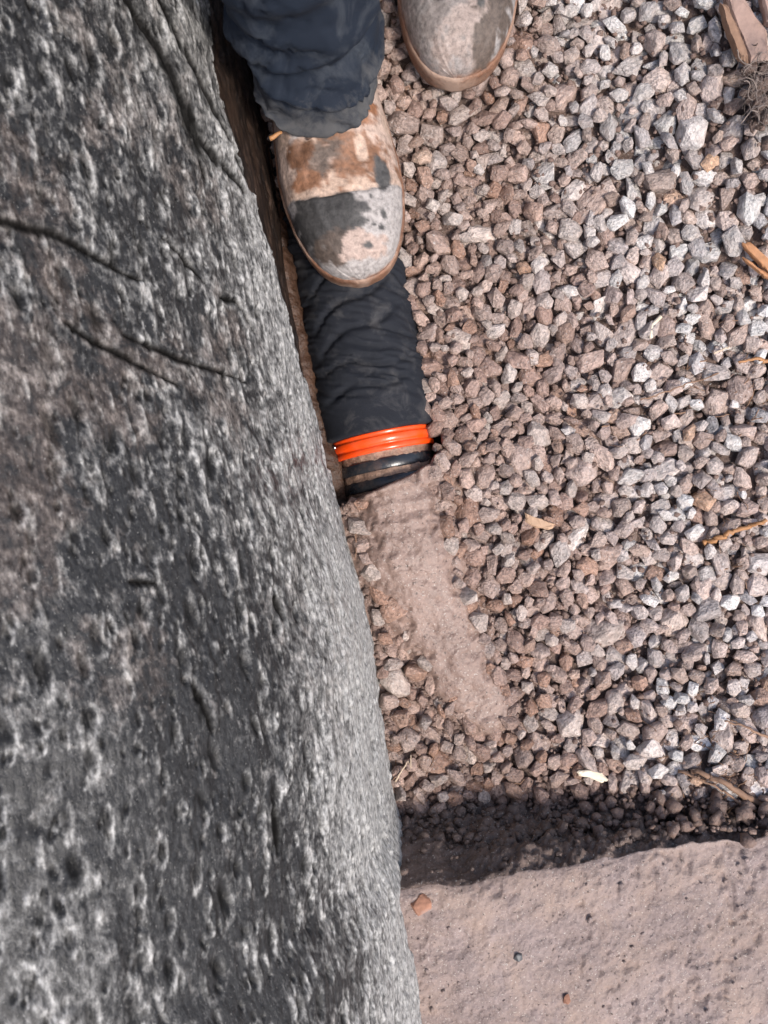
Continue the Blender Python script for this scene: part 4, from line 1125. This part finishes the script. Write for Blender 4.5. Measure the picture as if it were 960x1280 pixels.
chip('clay_flake', [(656, 641), (676, 648), (694, 655), (690, 662), (668, 660), (657, 652)], zpx(676, 652, 0.0), 0.004, mat_plain('buff_clay', (0.42, 0.27, 0.17), 0.7, 0.3), 'buff pointed flake lying on gravel right of the clay', 'flake', 8)

def rootlets():
    r = np.random.default_rng(31); Vs = []; Fs = []; off = 0
    c = P(950, 112, 0.10)
    for k in range(95):
        px, py = r.normal(952, 14), r.normal(108, 22); z = 0.085 + 0.02 * r.random()
        p = Vector(P(px, py, z)); d = Vector((r.normal(), r.normal(), r.normal(0, 0.25))).normalized(); pts = []
        for i in range(9):
            pts.append(p.copy()); d = (d + Vector((r.normal(0, .45), r.normal(0, .45), r.normal(0, .25)))).normalized(); p = p + d * 0.0028
        for i, q in enumerate(pts):
            t = (pts[min(i + 1, 8)] - pts[max(i - 1, 0)]).normalized(); s = t.cross(Vector((0.1, 0.2, 1))).normalized(); u = s.cross(t)
            for j in range(4):
                a = j * math.pi / 2; Vs.append(tuple(q + (s * math.cos(a) + u * math.sin(a)) * (0.00018 + 0.0004 * (k % 5 == 0))))
        Fs += [tuple(int(x) + off for x in f) for f in grid_faces(9, 4, True)]; off += 36
    o = mesh_np('rootlet_tuft', Vs, Fs, M_DRY, origin=(c[0], c[1], 0.085))
    tag(o, 'tangled tuft of fine dry pale rootlets at upper right edge', 'rootlets')
    pts = []; sz = []
    for k in range(70):
        px, py = r.normal(956, 10), r.normal(120, 20); pts.append(P(px, py, 0.075 + 0.012 * r.random())); sz.append(0.003 + 0.006 * r.random())
    lumps('soil_clod', pts, sz, M_SOIL, 32)
rootlets()

def litter():
    """fine dry strands tangled between the stones"""
    r = np.random.default_rng(44); Vs = []; Fs = []; off = 0
    for (cx, cy, sx, sy, cnt, ang) in ((915, 470, 45, 40, 34, 2.9), (905, 965, 45, 35, 60, 2.55), (905, 880, 40, 30, 16, 2.6), (740, 500, 90, 80, 10, 2.8), (560, 950, 60, 30, 8, 1.2), (930, 660, 25, 40, 12, 2.7), (700, 985, 110, 18, 14, 2.9)):
        for k in range(cnt):
            x, y, _ = P(r.normal(cx, sx), r.normal(cy, sy), 0.02); a = -ang + r.normal(0, 0.5); ln = r.uniform(0.010, 0.035); n = 8; pts = []
            if y < float(ledge_edge(x)) + 0.004: continue
            for i in range(n):
                pts.append(Vector((x, y, top_z(x, y) + 0.0008 - 0.004 * r.random()))); a += r.normal(0, 0.25); x += math.cos(a) * ln / n; y += math.sin(a) * ln / n
            rad = r.uniform(0.00025, 0.0007)
            for i, q in enumerate(pts):
                t = (pts[min(i + 1, n - 1)] - pts[max(i - 1, 0)]).normalized(); sd = t.cross(Vector((0.1, 0.2, 1))).normalized(); u = sd.cross(t)
                for j in range(4):
                    b = j * math.pi / 2; Vs.append(tuple(q + (sd * math.cos(b) + u * math.sin(b)) * rad))
            Fs += [tuple(int(w) + off for w in f) for f in grid_faces(n, 4, True)]; off += n * 4
    tag(mesh_np('root_litter', Vs, Fs, M_TWIG_B), kind='stuff')
litter()

def half_buried(name, px, py, size, mat, label, cat, seed, z):
    V, F = rock_shape(seed, None, 0.05)
    x, y, _ = P(px, py, z); z = z - LEDGE_Z + float(ledge_top(x)); o = mesh_np(name, V * np.array(size), F, mat); o.location = (x, y, z)
    return tag(o, label, cat)
half_buried('brick_fragment', 526, 1130, (0.0110, 0.0100, 0.0060), M_BRICK, 'orange-red brick fragment pressed into the ledge beside the wall', 'brick', 301, LEDGE_Z + 0.0010)
half_buried('pebble', 649, 1199, (0.0048, 0.0044, 0.0035), M_SLATE, 'small blue-black pebble on the bare clay ledge', 'pebble', 302, LEDGE_Z + 0.001)
half_buried('pebble', 712, 1258, (0.0040, 0.0046, 0.0030), M_BRICK, 'small rusty red pebble low on the clay ledge', 'pebble', 303, LEDGE_Z - 0.001)
print('objects', len(bpy.data.objects))
